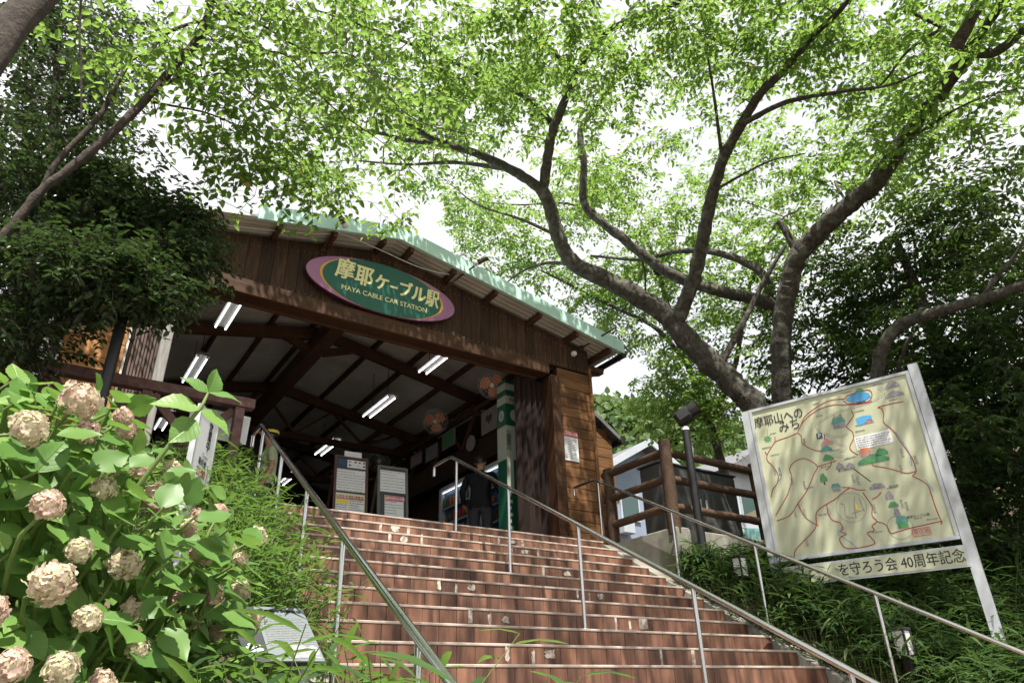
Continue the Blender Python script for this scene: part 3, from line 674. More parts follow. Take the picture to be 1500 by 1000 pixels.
# right wall panel of horizontal boards
mb = MB(); mb.box((6.9, YF + 0.09, 3.44), (0.64, 0.08, 3.04)); rp = mb.build('side_panel', M_['darkwall'], stn)
z = Z0 + 0.01
while z < 4.93:
    piece('plank', (6.905, YF + 0.025 + random.uniform(-0.003, 0.003), z + 0.083), (0.665, 0.03, 0.163), M_['plank_h'], rp, b=0.006); z += 0.1675
mb = MB(); mb.tube([(6.595, YF - 0.012, Z0), (6.595, YF - 0.012, 4.2)], 0.012, 8); mb.build('conduit', M_['grey_post'], stn)
mb = MB(); mb.box((7.262, YF + 0.06, 3.5), (0.055, 0.16, 3.15), b=0.008); mb.build('corner_trim', M_['plank_h'], stn)
# folding shutter (right), accordion profile
mb = MB(); n = 13; pts = []
for i in range(n + 1):
    pts.append((5.79 + 0.66 * i / n, 8.43 + (0.07 if i % 2 else 0.0)))
for i in range(n):
    (xa, ya), (xb, yb) = pts[i], pts[i + 1]
    mb.add([(xa, ya, Z0 + 0.02), (xb, yb, Z0 + 0.02), (xb, yb, 4.68), (xa, ya, 4.68), (xa, ya + 0.02, Z0 + 0.02), (xb, yb + 0.02, Z0 + 0.02), (xb, yb + 0.02, 4.68), (xa, ya + 0.02, 4.68)],
           [(0, 1, 2, 3), (7, 6, 5, 4), (0, 4, 5, 1), (3, 2, 6, 7), (0, 3, 7, 4), (1, 5, 6, 2)])
mb.build('folding_shutter', M_['fold'], stn)
# left side of the opening: post, slatted shutter, orange boards, downpipe
mb = MB(); mb.box((0.755, YF + 0.02, 3.32), (0.115, 0.16, 2.82), b=0.008); mb.build('left_post', M_['grey_post'], stn)
mb = MB(); mb.box((0.545, YF + 0.11, 3.32), (0.32, 0.03, 2.8)); sh = mb.build('slatted_shutter', M_['darkwall'], stn)
for i in range(9): piece('slat', (0.41 + i * 0.034, YF + 0.075, 3.32), (0.026, 0.03, 2.78), M_['fold_grey'], sh, b=0.005)
mb = MB(); mb.box((0.375, YF + 0.0, 3.32), (0.022, 0.08, 2.8)); mb.build('trim', M_['white'], stn)
mb = MB(); mb.box((0.07, YF + 0.08, 3.4), (0.6, 0.05, 2.96)); lp = mb.build('left_panel', M_['darkwall'], stn)
z = Z0 + 0.01
while z < 4.85:
    piece('plank', (0.065, YF + 0.035, z + 0.1), (0.596, 0.03, 0.196), M_['plank_o'], lp, b=0.006); z += 0.2
mb = MB(); mb.box((-0.245, YF + 0.0, 3.4), (0.022, 0.08, 2.96)); mb.build('trim', M_['white'], stn)
mb = MB(); mb.tube([(-0.37, YF - 0.06, Z0), (-0.37, YF - 0.06, 5.05), (-0.45, YF - 0.2, 5.2)], 0.04, 12); mb.build('downpipe', M_['white'], stn, smooth=True)
mb = MB(); mb.box((-0.58, YF - 0.02, 3.4), (0.2, 0.16, 2.96), b=0.008); mb.build('end_post', M_['purple_wood'], stn)
# body walls, floor
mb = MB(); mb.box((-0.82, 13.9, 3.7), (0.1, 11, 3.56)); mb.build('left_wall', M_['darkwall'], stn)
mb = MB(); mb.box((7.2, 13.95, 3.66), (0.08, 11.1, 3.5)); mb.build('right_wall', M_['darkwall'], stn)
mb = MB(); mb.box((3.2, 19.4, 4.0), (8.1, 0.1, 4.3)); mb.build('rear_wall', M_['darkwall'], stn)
mb = MB(); mb.box((3.2, 14.0, Z0 - 0.13), (8.0, 10.76, 0.25)); tag(mb.build('station_floor', M_['floor']), kind='structure')
# roof: ribbed ceiling sheet, outer sheet, fascia
Ys = np.arange(7.93, 19.5, 0.0255)
prof = 0.008 * np.where((np.arange(len(Ys)) % 4) < 2, 1.0, -1.0)
for nm, xa, xb in (('ceiling_sheet', XR, 7.66), ('ceiling_sheet', -0.98, XR)):
    V = []
    for X in (xa, xb):
        V.append(np.stack([np.full_like(Ys, X), Ys, under(X) + prof], 1))
    V = np.concatenate(V); n = len(Ys); a = np.arange(n - 1)
    F = np.stack([a, a + 1, a + 1 + n, a + n], 1)
    link(nm, mesh_np(nm, V, F, M_['sheet']), stn)
roof = MB(); roof.prism([(7.72, under(7.72) + 0.02), (XR, under(XR) + 0.02), (1.47, under(1.47) + 0.02), (1.47, under(1.47) + 0.16), (XR, under(XR) + 0.16), (7.72, under(7.72) + 0.16)], (0, 7.95, 0), (1, 0, 0), (0, 0, 1), (0, 11.6, 0))
roof = roof.build('roof', M_['mint'], stn)
mb = MB(); mb.prism([(-1.04, under(-1.04) + 0.02), (1.46, under(1.46) + 0.02), (1.46, under(1.46) + 0.055), (-1.04, under(-1.04) + 0.055)], (0, 7.95, 0), (1, 0, 0), (0, 0, 1), (0, 11.6, 0)); mb.build('lower_roof_sheet', M_['sheet'], roof)
for xa, xb in ((XR, 7.74), (1.46, XR)):
    mb = MB(); mb.prism([(xa, under(xa) - 0.045), (xb, under(xb) - 0.045), (xb, under(xb) + 0.185), (xa, under(xa) + 0.185)], (0, 7.89, 0), (1, 0, 0), (0, 0, 1), (0, 0.055, 0))
    mb.build('fascia', M_['mint'], roof)
mb = MB(); mb.box((XR, 14.1, under(XR) + 0.155), (0.3, 10.8, 0.05), b=0.01); mb.build('ridge_cap', M_['mint'], roof)
mb = MB(); mb.tube([(7.73, 7.9, under(7.7) - 0.075), (7.73, 19.3, under(7.7) - 0.09)], 0.055, 10); gut = mb.build('gutter', M_['black'], roof, smooth=True)
mb = MB(); mb.tube([(7.7, 8.45, 5.22), (7.6, 8.45, 5.1), (7.42, 8.45, 5.05), (7.35, 8.45, 4.9), (7.35, 8.45, Z0)], 0.035, 10); mb.build('downpipe', M_['steel_brown'], gut, smooth=True)
mb = MB(); mb.box((7.47, 8.4, 5.13), (0.34, 0.1, 0.1), b=0.01); mb.build('eave_bracket', M_['steel_brown'], roof)
for dx in (-4.2, -3.4, -2.55, -1.7, -0.95, -0.22, 0.22, 0.95, 1.7, 2.55, 3.3, 4.0):
    X = XR + dx
    mb = MB(); mb.box((X, 13.6, under(X) - 0.064), (0.055, 11.3, 0.11), b=0.004); mb.build('purlin', M_['steel_brown'], stn)
for Y in (8.62, 11.0, 13.7, 16.4):
    for xa, xb in ((XR, 7.1), (-0.75, XR)):
        mb = MB(); mb.bar((xa, Y, under(xa) - 0.225), (xb, Y, under(xb) - 0.225), 0.12, 0.19, bev=0.006); mb.build('rafter', M_['steel_brown'], stn)
    if Y > 10.5:
        zc = 5.02 if Y < 12 else 4.95
        if Y > 12:
            mb = MB(); mb.box((3.2, Y, zc), (7.7, 0.09, 0.13), b=0.004); ch = mb.build('tie_beam', M_['steel_brown'], stn)
            n = 10
            for i in range(n):
                xa = -0.5 + 7.4 * i / n; xb = -0.5 + 7.4 * (i + 1) / n
                p, q = (xa, zc + 0.05), (xb, under(xb) - 0.3)
                if i % 2: p, q = (xa, under(xa) - 0.3), (xb, zc + 0.05)
                mb = MB(); mb.bar((p[0], Y, p[1]), (q[0], Y, q[1]), 0.05, 0.05); mb.build('brace', M_['steel_brown'], ch)
    for X in (-0.7, 7.07):
        mb = MB(); mb.box((X, Y, 3.7), (0.2, 0.22, 3.5), b=0.008); mb.build('column', M_['steel_brown'], stn)
mb = MB(); mb.box((3.36, 13.9, 5.66), (0.24, 10.6, 0.3), b=0.01); mb.build('ridge_beam', M_['steel_brown'], stn)
for s in (-1, 1):
    mb = MB(); mb.bar((3.36 + s * 0.12, 11.0, 5.56), (3.36 + s * 0.8, 11.0, 5.82), 0.1, 0.12); mb.build('brace', M_['steel_brown'], stn)
# lattice girder and dark canopy along the right wall, above the vending machines
mb = MB(); mb.bar((6.35, 8.7, 4.92), (6.35, 15.5, 4.92), 0.06, 0.09); lg = mb.build('lattice_girder', M_['steel_brown'], stn)
for i in range(12):
    ya = 8.9 + 0.55 * i
    za, zb = (4.9, 4.3) if i % 2 else (4.3, 4.9)
    mb = MB(); mb.bar((6.35, ya, za), (6.35, ya + 0.5, zb), 0.045, 0.05); mb.build('brace', M_['steel_brown'], lg)
mb = MB(); mb.box((6.6, 11.8, 4.08), (0.52, 6.2, 0.46), b=0.01); mb.build('canopy_box', M_['plank'], stn)
mb = MB(); mb.box((6.9, 13.3, 2.9), (0.5, 1.6, 1.9), b=0.01); mb.build('timber_closet', M_['plank'], stn)
# timber annex to the right
mb = MB(); mb.prism([(7.34, Z0 - 0.2), (8.5, Z0 - 0.2), (8.5, 4.33), (7.34, 5.12)], (0, 9.3, 0), (1, 0, 0), (0, 0, 1), (0, 3, 0))
an = thing('annex', (8, 9.3, Z0), 'small lean-to timber annex with dark roof right of the station corner', 'annex')
mb.build('wall', M_['darkwall'], an); z = Z0
aw = [c_ for c_ in an.children][0]
while z < 5.0:
    xr = min(8.5, 7.34 + (5.12 - z - 0.1) / 0.79 * 1.16)
    if xr > 7.45: piece('plank', ((7.34 + xr) / 2, 9.275, z + 0.09), (xr - 7.34, 0.03, 0.178), M_['plank_h'], aw, b=0.006)
    z += 0.183
mb = MB(); mb.bar((7.3, 10.7, 5.23), (8.62, 10.7, 4.33), 3.1, 0.07, up=(0, 0, 1)); mb.build('roof', M_['slate'], an)
mb = MB(); mb.tube([(8.64, 9.1, 4.26), (8.64, 12.2, 4.24)], 0.06, 10); mb.build('gutter', M_['black'], an, smooth=True)

# ================================================================== SIGN ON THE FRONT
SG = (3.39, 8.19, 5.375); SW, SH = 1.165, 0.41
sg = thing('station_sign', (SG[0], SG[1], SG[2] - SH), 'oval green and mauve station name sign with cream letters on the boarded gable', 'sign')


def ell(a, b, n=64, cx=0, cz=0): return [(cx + a * cos(2 * pi * i / n), cz + b * sin(2 * pi * i / n)) for i in range(n)]


mb = MB(); mb.prism(ell(SW, SH), (SG[0], SG[1], SG[2]), (1, 0, 0), (0, 0, 1), (0, 0.07, 0)); mb.build('backing', M_['sign_edge'], sg)
mb = MB(); mb.prism(ell(SW - 0.008, SH - 0.008), (SG[0], SG[1] - 0.004, SG[2]), (1, 0, 0), (0, 0, 1), (0, 0.004, 0)); mb.build('mauve_panel', M_['sign_mauve'], sg)
mb = MB(); mb.prism(ell(0.965, SH - 0.008), (SG[0] - 0.005, SG[1] - 0.008, SG[2]), (1, 0, 0), (0, 0, 1), (0, 0.004, 0)); mb.build('gold_ring', M_['sign_gold'], sg)
mb = MB(); mb.prism(ell(0.925, SH - 0.006), (SG[0] - 0.005, SG[1] - 0.012, SG[2]), (1, 0, 0), (0, 0, 1), (0, 0.004, 0)); gp = mb.build('green_panel', M_['sign_green'], sg)
for s_, xx, zz, sz, sxx in (('摩', -0.62, 0.115, 0.36, 0.78), ('耶', -0.335, 0.095, 0.36, 0.78), ('ケ', -0.06, 0.075, 0.29, 0.8), ('ー', 0.13, 0.055, 0.22, 0.6), ('ブ', 0.31, 0.07, 0.29, 0.8), ('ル', 0.535, 0.065, 0.3, 0.85), ('駅', 0.765, 0.055, 0.33, 0.68)):
    text('character', s_, sz * 0.98, M_['sign_cream'], gp, (SG[0] + xx, SG[1] - 0.0145, SG[2] + zz), (1, 0, 0), (0, 0, 1), bold=0.006 if s_ == '駅' else 0.0098, sx=sxx, shear=0.12)
text('lettering', 'MAYA CABLE CAR STATION', 0.108, M_['sign_cream'], gp, (SG[0] + 0.02, SG[1] - 0.0145, SG[2] - 0.165), (1, 0, 0), (0, 0, 1), bold=0.001, sx=0.98)


def spot(base, tip, head, label):
    t = thing('sign_spotlight', base, label, 'spotlight', 'spotlights on arms over the gable')
    mb = MB(); mb.tube([base, tip], 0.014, 8); mb.build('arm', M_['steel_brown'], t, smooth=True)
    mb = MB(); mb.box((base[0], base[1] + 0.02, base[2]), (0.07, 0.04, 0.1), b=0.005); mb.build('wall_plate', M_['steel_brown'], t)
    if head:
        d = (Vector((SG[0], SG[1], SG[2] - 0.1)) - Vector(tip)).normalized(); R = d.to_track_quat('Z', 'Y').to_matrix()
        mb = MB(); mb.lathe([(0.026, -0.13), (0.032, -0.12), (0.034, 0.0), (0.046, 0.05), (0.046, 0.06)], tip, 16, R); mb.build('lamp_cup', M_['log'], t, smooth=True)
        mb = MB(); mb.lathe([(0.03, 0.06), (0.044, 0.075), (0.05, 0.11), (0.042, 0.13), (0.02, 0.14)], tip, 16, R); mb.build('bulb', M_['bulb'], t, smooth=True)


spot((2.46, 8.27, 5.80), (2.5, 7.72, 5.98), True, 'rusty cup spotlight on a thin arm left of the gable peak')
spot((4.41, 8.27, 5.76), (4.74, 7.72, 6.07), True, 'rusty cup spotlight on a thin arm right of the gable peak')
spot((7.12, 8.27, 5.43), (7.34, 7.6, 5.59), False, 'bare spotlight arm without lamp at the right eave')
mb = MB(); cab = smoothpath([(0.88, 8.15, 5.55), (1.71, 8.12, 5.73), (2.43, 8.05, 5.9), (2.55, 8.0, 5.95), (3.17, 8.1, 5.97), (3.96, 8.12, 5.89), (4.76, 8.05, 5.94)], 6)
mb.tube(cab, 0.006, 6); tag(mb.build('lamp_cable', M_['white']), 'thin white cable sagging along the gable between the spotlights', 'cable')
mb = MB(); mb.lathe([(0.05, 0), (0.05, 0.03), (0.035, 0.06), (0.0, 0.07)], (6.93, 8.3, 5.27), 16, Matrix.Rotation(radians(90), 3, 'X'))
tag(mb.build('wall_lamp', M_['lamp_white'], smooth=True), 'small round white lamp on the boards near the right eave', 'lamp')

# wall poster
wp = thing('wall_poster', (6.74, 8.29, 3.34), 'white notice with red header on the brown wall right of the entrance', 'poster')
mb = MB(); mb.box((6.735, 8.303, 3.6), (0.325, 0.006, 0.48)); mb.build('sheet', M_['paper'], wp)
mb = MB(); mb.box((6.735, 8.297, 3.795), (0.313, 0.006, 0.078)); mb.build('header', M_['pink'], wp)
mb = MB(); mb.prism([(-0.025, -0.02), (0.025, -0.02), (0, 0.024)], (6.61, 8.291, 3.795), (1, 0, 0), (0, 0, 1), (0, 0.002, 0)); mb.build('warning_triangle', M_['yellow'], wp)
text('lettering', '感染症防止対策', 0.04, M_['paper'], wp, (6.765, 8.2925, 3.795), (1, 0, 0), (0, 0, 1), bold=0.001, sx=0.85)


def print_lines(parent, o, u, v, w, h, n, mat, lh=0.3, seed=1, name='print_lines', off=0.0):
    """rows of unreadably small print as broken thin strokes"""
    rr = random.Random(seed); mb = MB(); o, u, v = Vector(o), Vector(u).normalized(), Vector(v).normalized(); nn = u.cross(v)
    for i in range(n):
        yy = h / 2 - (i + 0.5) * h / n; xx = -w / 2; end = w / 2 * rr.choice((1, 1, 0.9, 0.3, 0.75))
        while xx < end:
            l = rr.uniform(0.02, 0.09) * max(w, 0.3); l = min(l, end - xx)
            hh = h / n * lh * rr.uniform(0.7, 1.1)
            p = o + u * (xx + l / 2) + v * yy
            mb.prism([(-l / 2, -hh / 2), (l / 2, -hh / 2), (l / 2, hh / 2), (-l / 2, hh / 2)], p + nn * off, u, v, nn * 0.0015)
            xx += l + rr.uniform(0.008, 0.03) * max(w, 0.3)
    return tag(mb.build(name, mat, parent), kind='stuff')


print_lines(wp, (6.735, 8.2985, 3.56), (1, 0, 0), (0, 0, 1), 0.27, 0.33, 12, M_['ink_grey'], 0.28, 3)

# ================================================================== INSIDE THE STATION
def tube_light(x, y, label):
    t = thing('ceiling_light', (x, y, 5.0), label, 'ceiling light', 'fluorescent lights under the station roof')
    mb = MB(); mb.prism([(-0.11, 0.06), (-0.05, 0.1), (0.05, 0.1), (0.11, 0.06), (0.10, 0.045), (0.03, 0.055), (-0.03, 0.055), (-0.10, 0.045)], (x, y - 0.6, 5.0), (1, 0, 0), (0, 0, 1), (0, 1.2, 0)); mb.build('housing', M_['grey_post'], t)
    for s in (-1, 1):
        mb = MB(); mb.tube([(x + s * 0.07, y - 0.58, 5.02), (x + s * 0.07, y + 0.58, 5.02)], 0.0125, 10); mb.build('tube', M_['tube'], t, smooth=True)
        for e in (-0.59, 0.59):
            mb = MB(); mb.box((x + s * 0.07, y + e, 5.035), (0.03, 0.02, 0.06)); mb.build('lamp_holder', M_['white'], t)
    for e in (-0.35, 0.35):
        mb = MB(); mb.tube([(x, y + e, 5.09), (x, y + e, under(x) - 0.02)], 0.006, 6); mb.build('hanger', M_['steel_brown'], t)


for x_, y_, l_ in ((4.84, 9.2, 'twin-tube ceiling light nearest the entrance, right row'), (4.84, 11.57, 'second twin-tube ceiling light from the entrance, right row'), (4.84, 14.25, 'third twin-tube ceiling light from the entrance, right row'), (4.84, 16.95, 'farthest twin-tube ceiling light, low down behind the left handrail'),
                   (1.57, 9.3, 'twin-tube ceiling light nearest the entrance, left row'), (1.57, 11.6, 'second twin-tube ceiling light from the entrance, left row, above hydrangea leaves'), (1.57, 14.25, 'third twin-tube ceiling light of the left row, behind the purple brown railing')):
    tube_light(x_, y_, l_)


def fan(c, label, cmat, aim):
    t = thing('wall_fan', (c[0], c[1], c[2] - 0.25), label, 'fan', 'fans on the right side of the station')
    d = (Vector(aim) - Vector(c)).normalized(); R = d.to_track_quat('Z', 'Y').to_matrix(); c = Vector(c)
    mb = MB()
    for i in range(3):
        a0 = 2 * pi * i / 3; pr = []
        for k in range(9):
            tt = k / 8; a = a0 - 0.2 + 1.75 * tt; pr.append((0.215 * (1 - 0.45 * abs(2 * tt - 1) ** 5) * (0.86 + 0.14 * tt), a))
        v = []
        for r, a in pr: v.append(c + R @ Vector((r * cos(a), r * sin(a), 0.02 - 0.03 * (a - a0))))
        for r, a in pr: v.append(c + R @ Vector((0.03 * cos(a), 0.03 * sin(a), 0.02 - 0.03 * (a - a0))))
        mb.add(v, [(k, k + 1, 10 + k, 9 + k) for k in range(8)])
    mb.build('blades', cmat, t, smooth=True)
    mb = MB(); mb.lathe([(0.048, -0.02), (0.05, 0.03), (0.035, 0.05), (0.0, 0.052)], c, 16, R); mb.build('hub', M_['cream'], t, smooth=True)
    mb = MB()
    for r, zz in ((0.235, 0.0), (0.2, 0.055), (0.14, 0.075), (0.085, 0.085)):
        mb.tube([c + R @ Vector((r * cos(a), r * sin(a), zz)) for a in np.linspace(0, 2 * pi, 29)], 0.0035, 5, False)
    for i in range(24):
        a = 2 * pi * i / 24
        mb.tube([c + R @ Vector((r * cos(a), r * sin(a), zz)) for r, zz in ((0.235, 0.0), (0.2, 0.055), (0.14, 0.075), (0.05, 0.088))], 0.0018, 4, False)
    mb.build('cage', M_['alu'], t)
    mb = MB(); mb.lathe([(0.045, -0.2), (0.07, -0.17), (0.07, -0.05), (0.04, -0.03)], c, 14, R); mb.build('motor', M_['steel_brown'], t, smooth=True)
    b0 = c + R @ Vector((0, 0, -0.12)); mb = MB(); mb.tube([b0, b0 + Vector((0.1, 0.05, 0.25)), (6.35, b0.y + 0.1, 4.92)], 0.016, 8); mb.build('bracket', M_['steel_brown'], t)


fan((5.86, 9.2, 4.8), 'orange-bladed fan nearest the folding shutter, high on the right', M_['orange'], (2.5, 4.5, 1.5))
fan((5.86, 11.24, 4.82), 'orange-bladed fan in the middle, above the vending machines', M_['orange'], (2.5, 5.5, 1.5))
fan((5.9, 13.9, 4.78), 'dark dim fan deepest inside, right of the notice boards', M_['black'], (2.5, 6.5, 1.5))


def board(name, c, w, h, rz, frame, label):
    t = thing(name, (c[0], c[1], Z0), label, 'notice board', 'notice boards at the top of the stairs')
    u = Vector((cos(rz), sin(rz), 0)); lean = radians(8)
    v = Vector((sin(rz) * -sin(lean), cos(rz) * sin(lean), cos(lean))); n = u.cross(v)
    o = Vector((c[0], c[1], Z0 + 0.4)); K = 0.8; u = u * K; v = v * K
    def P(a, b, k=0.0): return o + u * a + v * b + n * k
    def rect(nm, a, b, ww, hh, k, mat, th=0.003, par=t):
        mb = MB(); mb.prism([(a - ww / 2, b - hh / 2), (a + ww / 2, b - hh / 2), (a + ww / 2, b + hh / 2), (a - ww / 2, b + hh / 2)], o + n * k, u, v, n * th); return mb.build(nm, mat, par)
    rect('panel', 0, h / 2, w - 0.04, h - 0.04, -0.012, M_['board_dark'], 0.012)
    for s in (-1, 1):
        rect('frame_rail', 0, h / 2 + s * (h / 2 - 0.025), w - 0.1, 0.05, -0.02, frame, 0.035)
        rect('frame_stile', s * (w / 2 - 0.025), h / 2 - 0.23, 0.05, h + 0.46, -0.02, frame, 0.036)
        q = P(s * (w / 2 - 0.04), h - 0.1, -0.02); mb = MB(); mb.bar(q, (q.x - n.x * 0.55, q.y - n.y * 0.55, Z0), 0.04, 0.04); mb.build('back_leg', frame, t)
    return t, rect, P, u, v, n


t, rect, P, u, v, n = board('notice_board', (3.78, 9.85), 0.66, 1.42, radians(-4), M_['board_frame'], 'red brown framed notice board with yellow poster, left of the pair')
mb = MB(); rect('paper', 0.02, 1.46, 0.34, 0.11, 0.018, M_['paper'])
rect('photo_strip', -0.18, 1.28, 0.16, 0.17, 0.002, M_['navy']); rect('photo_strip', 0.1, 1.27, 0.36, 0.16, 0.002, M_['paper'])
for a, b_, mt_ in ((-0.03, 1.31, 'ink_grey'), (0.08, 1.31, 'navy'), (0.16, 1.31, 'ink_red'), (0.25, 1.31, 'ink'), (-0.03, 1.24, 'navy'), (0.13, 1.24, 'can_white'), (0.25, 1.24, 'ink')):
    rect('logo_mark', a, b_, 0.045, 0.03, 0.0055, M_[mt_], 0.001)
pp = rect('paper', 0.0, 0.93, 0.56, 0.44, 0.002, M_['paper'])
print_lines(pp, P(0, 0.93, 0.0055), u, v, 0.5, 0.38, 9, M_['ink_grey'], 0.2, 5)
yp = rect('paper', 0.0, 0.42, 0.56, 0.5, 0.002, M_['cream'])
rect('red_header', 0.0, 0.59, 0.52, 0.075, 0.0055, M_['ink_red'], 0.0015, t)
text('lettering', '飛沫感染の防止対策', 0.058, M_['cream'], t, P(0.02, 0.59, 0.0075), u, v, bold=0.001, sx=0.85)
rect('yellow_block', -0.15, 0.5, 0.22, 0.07, 0.0055, M_['yellow'], 0.0015, t); rect('white_block', -0.15, 0.37, 0.22, 0.16, 0.0055, M_['paper'], 0.0015, t); rect('white_block', 0.13, 0.42, 0.26, 0.22, 0.0055, M_['paper'], 0.0015, t)
print_lines(yp, P(0.13, 0.42, 0.0072), u, v, 0.22, 0.2, 6, M_['navy'], 0.3, 6); print_lines(yp, P(-0.15, 0.37, 0.0072), u, v, 0.18, 0.14, 4, M_['navy'], 0.3, 7)
t, rect, P, u, v, n = board('notice_board', (4.42, 9.75), 0.62, 1.3, radians(-4), M_['board_frame2'], 'grey framed slate notice board with white sheets, right of the pair')
pp = rect('paper', -0.01, 0.99, 0.54, 0.44, 0.002, M_['paper']); print_lines(pp, P(-0.01, 1.0, 0.0055), u, v, 0.46, 0.34, 7, M_['ink_grey'], 0.16, 8)
pp = rect('paper', 0.03, 0.42, 0.38, 0.56, 0.002, M_['paper']); rect('red_header', 0.03, 0.645, 0.36, 0.1, 0.0055, M_['pink'], 0.0015, t)
text('lettering', '感染症防止対策', 0.046, M_['paper'], t, P(0.06, 0.645, 0.0075), u, v, bold=0.001, sx=0.9)
mb = MB(); q = P(-0.125, 0.645, 0.0072); mb.prism([(-0.028, -0.024), (0.028, -0.024), (0, 0.03)], q, u, v, n * 0.001); mb.build('warning_triangle', M_['yellow'], t)
print_lines(pp, P(0.03, 0.38, 0.0055), u, v, 0.32, 0.36, 8, M_['ink_grey'], 0.22, 9)


def vending(y0, y1, label):
    t = thing('vending_machine', (6.75, (y0 + y1) / 2, Z0), label, 'vending machine', 'drink vending machines inside the station')
    X = 6.36; h = 1.83; w = y1 - y0
    mb = MB(); mb.box((6.8, (y0 + y1) / 2, Z0 + h / 2), (0.72, w, h), b=0.015)
    mb.box((6.40, (y0 + y1) / 2, Z0 + 0.17), (0.1, w, 0.34), b=0.01)
    for yy in (y0 + 0.05, y1 - 0.05): mb.box((6.40, yy, Z0 + 1.08), (0.1, 0.1, 1.48), b=0.01)
    mb.box((6.40, (y0 + y1) / 2, Z0 + 1.79), (0.1, w - 0.2, 0.08), b=0.01)
    mb.build('cabinet', M_['vend'], t)
    mb = MB(); mb.box((6.435, (y0 + y1) / 2, Z0 + 1.05), (0.01, w - 0.2, 1.4)); mb.build('display_back', M_['vend_in'], t)
    mb = MB(); mb.tube([(6.38, y0 + 0.12, Z0 + 1.72), (6.38, y1 - 0.12, Z0 + 1.72)], 0.012, 8); mb.build('strip_light', M_['led'], t)
    for zz in (1.42, 1.12, 0.82):
        mb = MB(); mb.box((6.405, (y0 + y1) / 2, Z0 + zz), (0.06, w - 0.22, 0.02)); sf = mb.build('shelf', M_['can_blue'], t)
        nn = 9
        for i in range(nn):
            yy = y0 + 0.15 + (w - 0.3) * i / (nn - 1)
            mb = MB(); mb.lathe([(0.022, 0.0), (0.03, 0.012), (0.03, 0.13), (0.024, 0.15), (0.012, 0.17), (0.012, 0.19)] if (i + int(zz * 10)) % 3 else [(0.024, 0), (0.03, 0.01), (0.03, 0.115), (0.024, 0.125)], (6.398, yy, Z0 + zz + 0.011), 10)
            mb.build('drink', M_[random.choice(('can_red', 'can_blue', 'can_green', 'can_orange', 'can_white', 'can_brown', 'can_white'))], sf, smooth=True)
        mb = MB(); mb.box((6.37, (y0 + y1) / 2, Z0 + zz - 0.025), (0.02, w - 0.24, 0.03)); mb.build('button_strip', M_['can_white'], t)
    mb = MB(); mb.box((6.345, y0 + w * 0.45, Z0 + 0.28), (0.012, w * 0.5, 0.14), b=0.005); mb.build('pickup_flap', M_['black'], t)
    mb = MB(); mb.box((6.345, y0 + 0.09, Z0 + 0.95), (0.014, 0.1, 0.3), b=0.004); mb.build('coin_panel', M_['alu'], t)


vending(9.52, 10.6, 'white drink vending machine nearer the entrance, beside the man in black')
vending(10.7, 11.95, 'white drink vending machine farther inside, behind the centre handrail')

# green and ivory information pillar
pl = thing('information_pillar', (6.02, 8.98, Z0), 'square green and ivory information pillar beside the folding shutter', 'pillar')
def pseg(nm, z0, z1, mat, w=0.26, par=pl):
    mb = MB(); mb.box((6.02, 8.98, (z0 + z1) / 2), (w, w, z1 - z0)); return mb.build(nm, mat, par)
pseg('green_band', 4.72, 4.78, M_['green_d']); pseg('ivory_band', 4.60, 4.72, M_['pillar_w'], 0.258); pseg('green_band', 4.50, 4.60, M_['green_d']); pseg('ivory_band', 4.36, 4.50, M_['pillar_w'], 0.258)
gb = pseg('green_band', 3.98, 4.36, M_['green_d']); ib = pseg('ivory_band', 3.42, 3.98, M_['pillar_w'], 0.262)
lw = pseg('green_shaft', Z0, 3.42, M_['green_d'])
mb = MB(); mb.box((5.952, 8.847, 3.15), (0.124, 0.006, 0.54)); mb.build('ivory_stripe', M_['pillar_w'], lw)
for i in range(9):
    mb = MB(); mb.box((5.925 + (i % 2) * 0.03, 8.846, 2.85 - i * 0.1), (0.05, 0.006, 0.05)); mb.build('ivory_square', M_['pillar_w'], lw)
mb = MB(); mb.prism(ell(0.075, 0.095), (5.885, 8.98, 4.17), (0, -1, 0), (0, 0, 1), (0.004, 0, 0)); mb.build('disc', M_['pillar_w'], gb)
mb = MB(); mb.prism(ell(0.085, 0.1), (6.06, 8.845, 4.17), (1, 0, 0), (0, 0, 1), (0, 0.004, 0)); mb.build('disc', M_['pillar_w'], gb)
text('lettering', 'i', 0.15, M_['ink'], gb, (5.8835, 8.98, 4.17), (0, -1, 0), (0, 0, 1), bold=0.003)
text('lettering', '摩耶山', 0.055, M_['ink'], pl, (6.04, 8.848, 4.43), (1, 0, 0), (0, 0, 1))
text('lettering', '公園案内', 0.1, M_['ink'], ib, (5.935, 8.8475, 3.72), (1, 0, 0), (0, 0, 1), vertical=True, bold=0.001, spacing=0.85)
mb = MB(); mb.box((6.1, 8.847, 3.68), (0.05, 0.004, 0.12)); mb.build('small_plate', M_['map_grey'], ib)

# decorations on the lattice girder
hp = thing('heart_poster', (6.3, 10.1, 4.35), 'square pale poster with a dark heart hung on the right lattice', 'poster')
mb = MB(); mb.box((6.3, 10.0, 4.52), (0.02, 0.52, 0.44)); mb.build('sheet', M_['grey_post'], hp)  # cream sheet coloured darker to stand in for the low light indoors
hv = [(0.11 * sin(a) ** 3 * 1.0, 0.1 * (0.8125 * cos(a) - 0.3125 * cos(2 * a) - 0.125 * cos(3 * a) - 0.0625 * cos(4 * a))) for a in np.linspace(0, 2 * pi, 28, endpoint=False)]
mb = MB(); mb.prism(hv, (6.286, 10.0, 4.55), (0, -1, 0), (0, 0, 1), (0.003, 0, 0)); mb.build('heart', M_['board_frame'], hp)
mb = MB(); mb.prism(ell(0.15, 0.15), (6.27, 10.62, 4.27), (0, -1, 0), (0, 0, 1), (0.02, 0, 0)); tag(mb.build('round_plaque', M_['grey_post']), 'round pale plaque hanging below the right lattice', 'plaque')
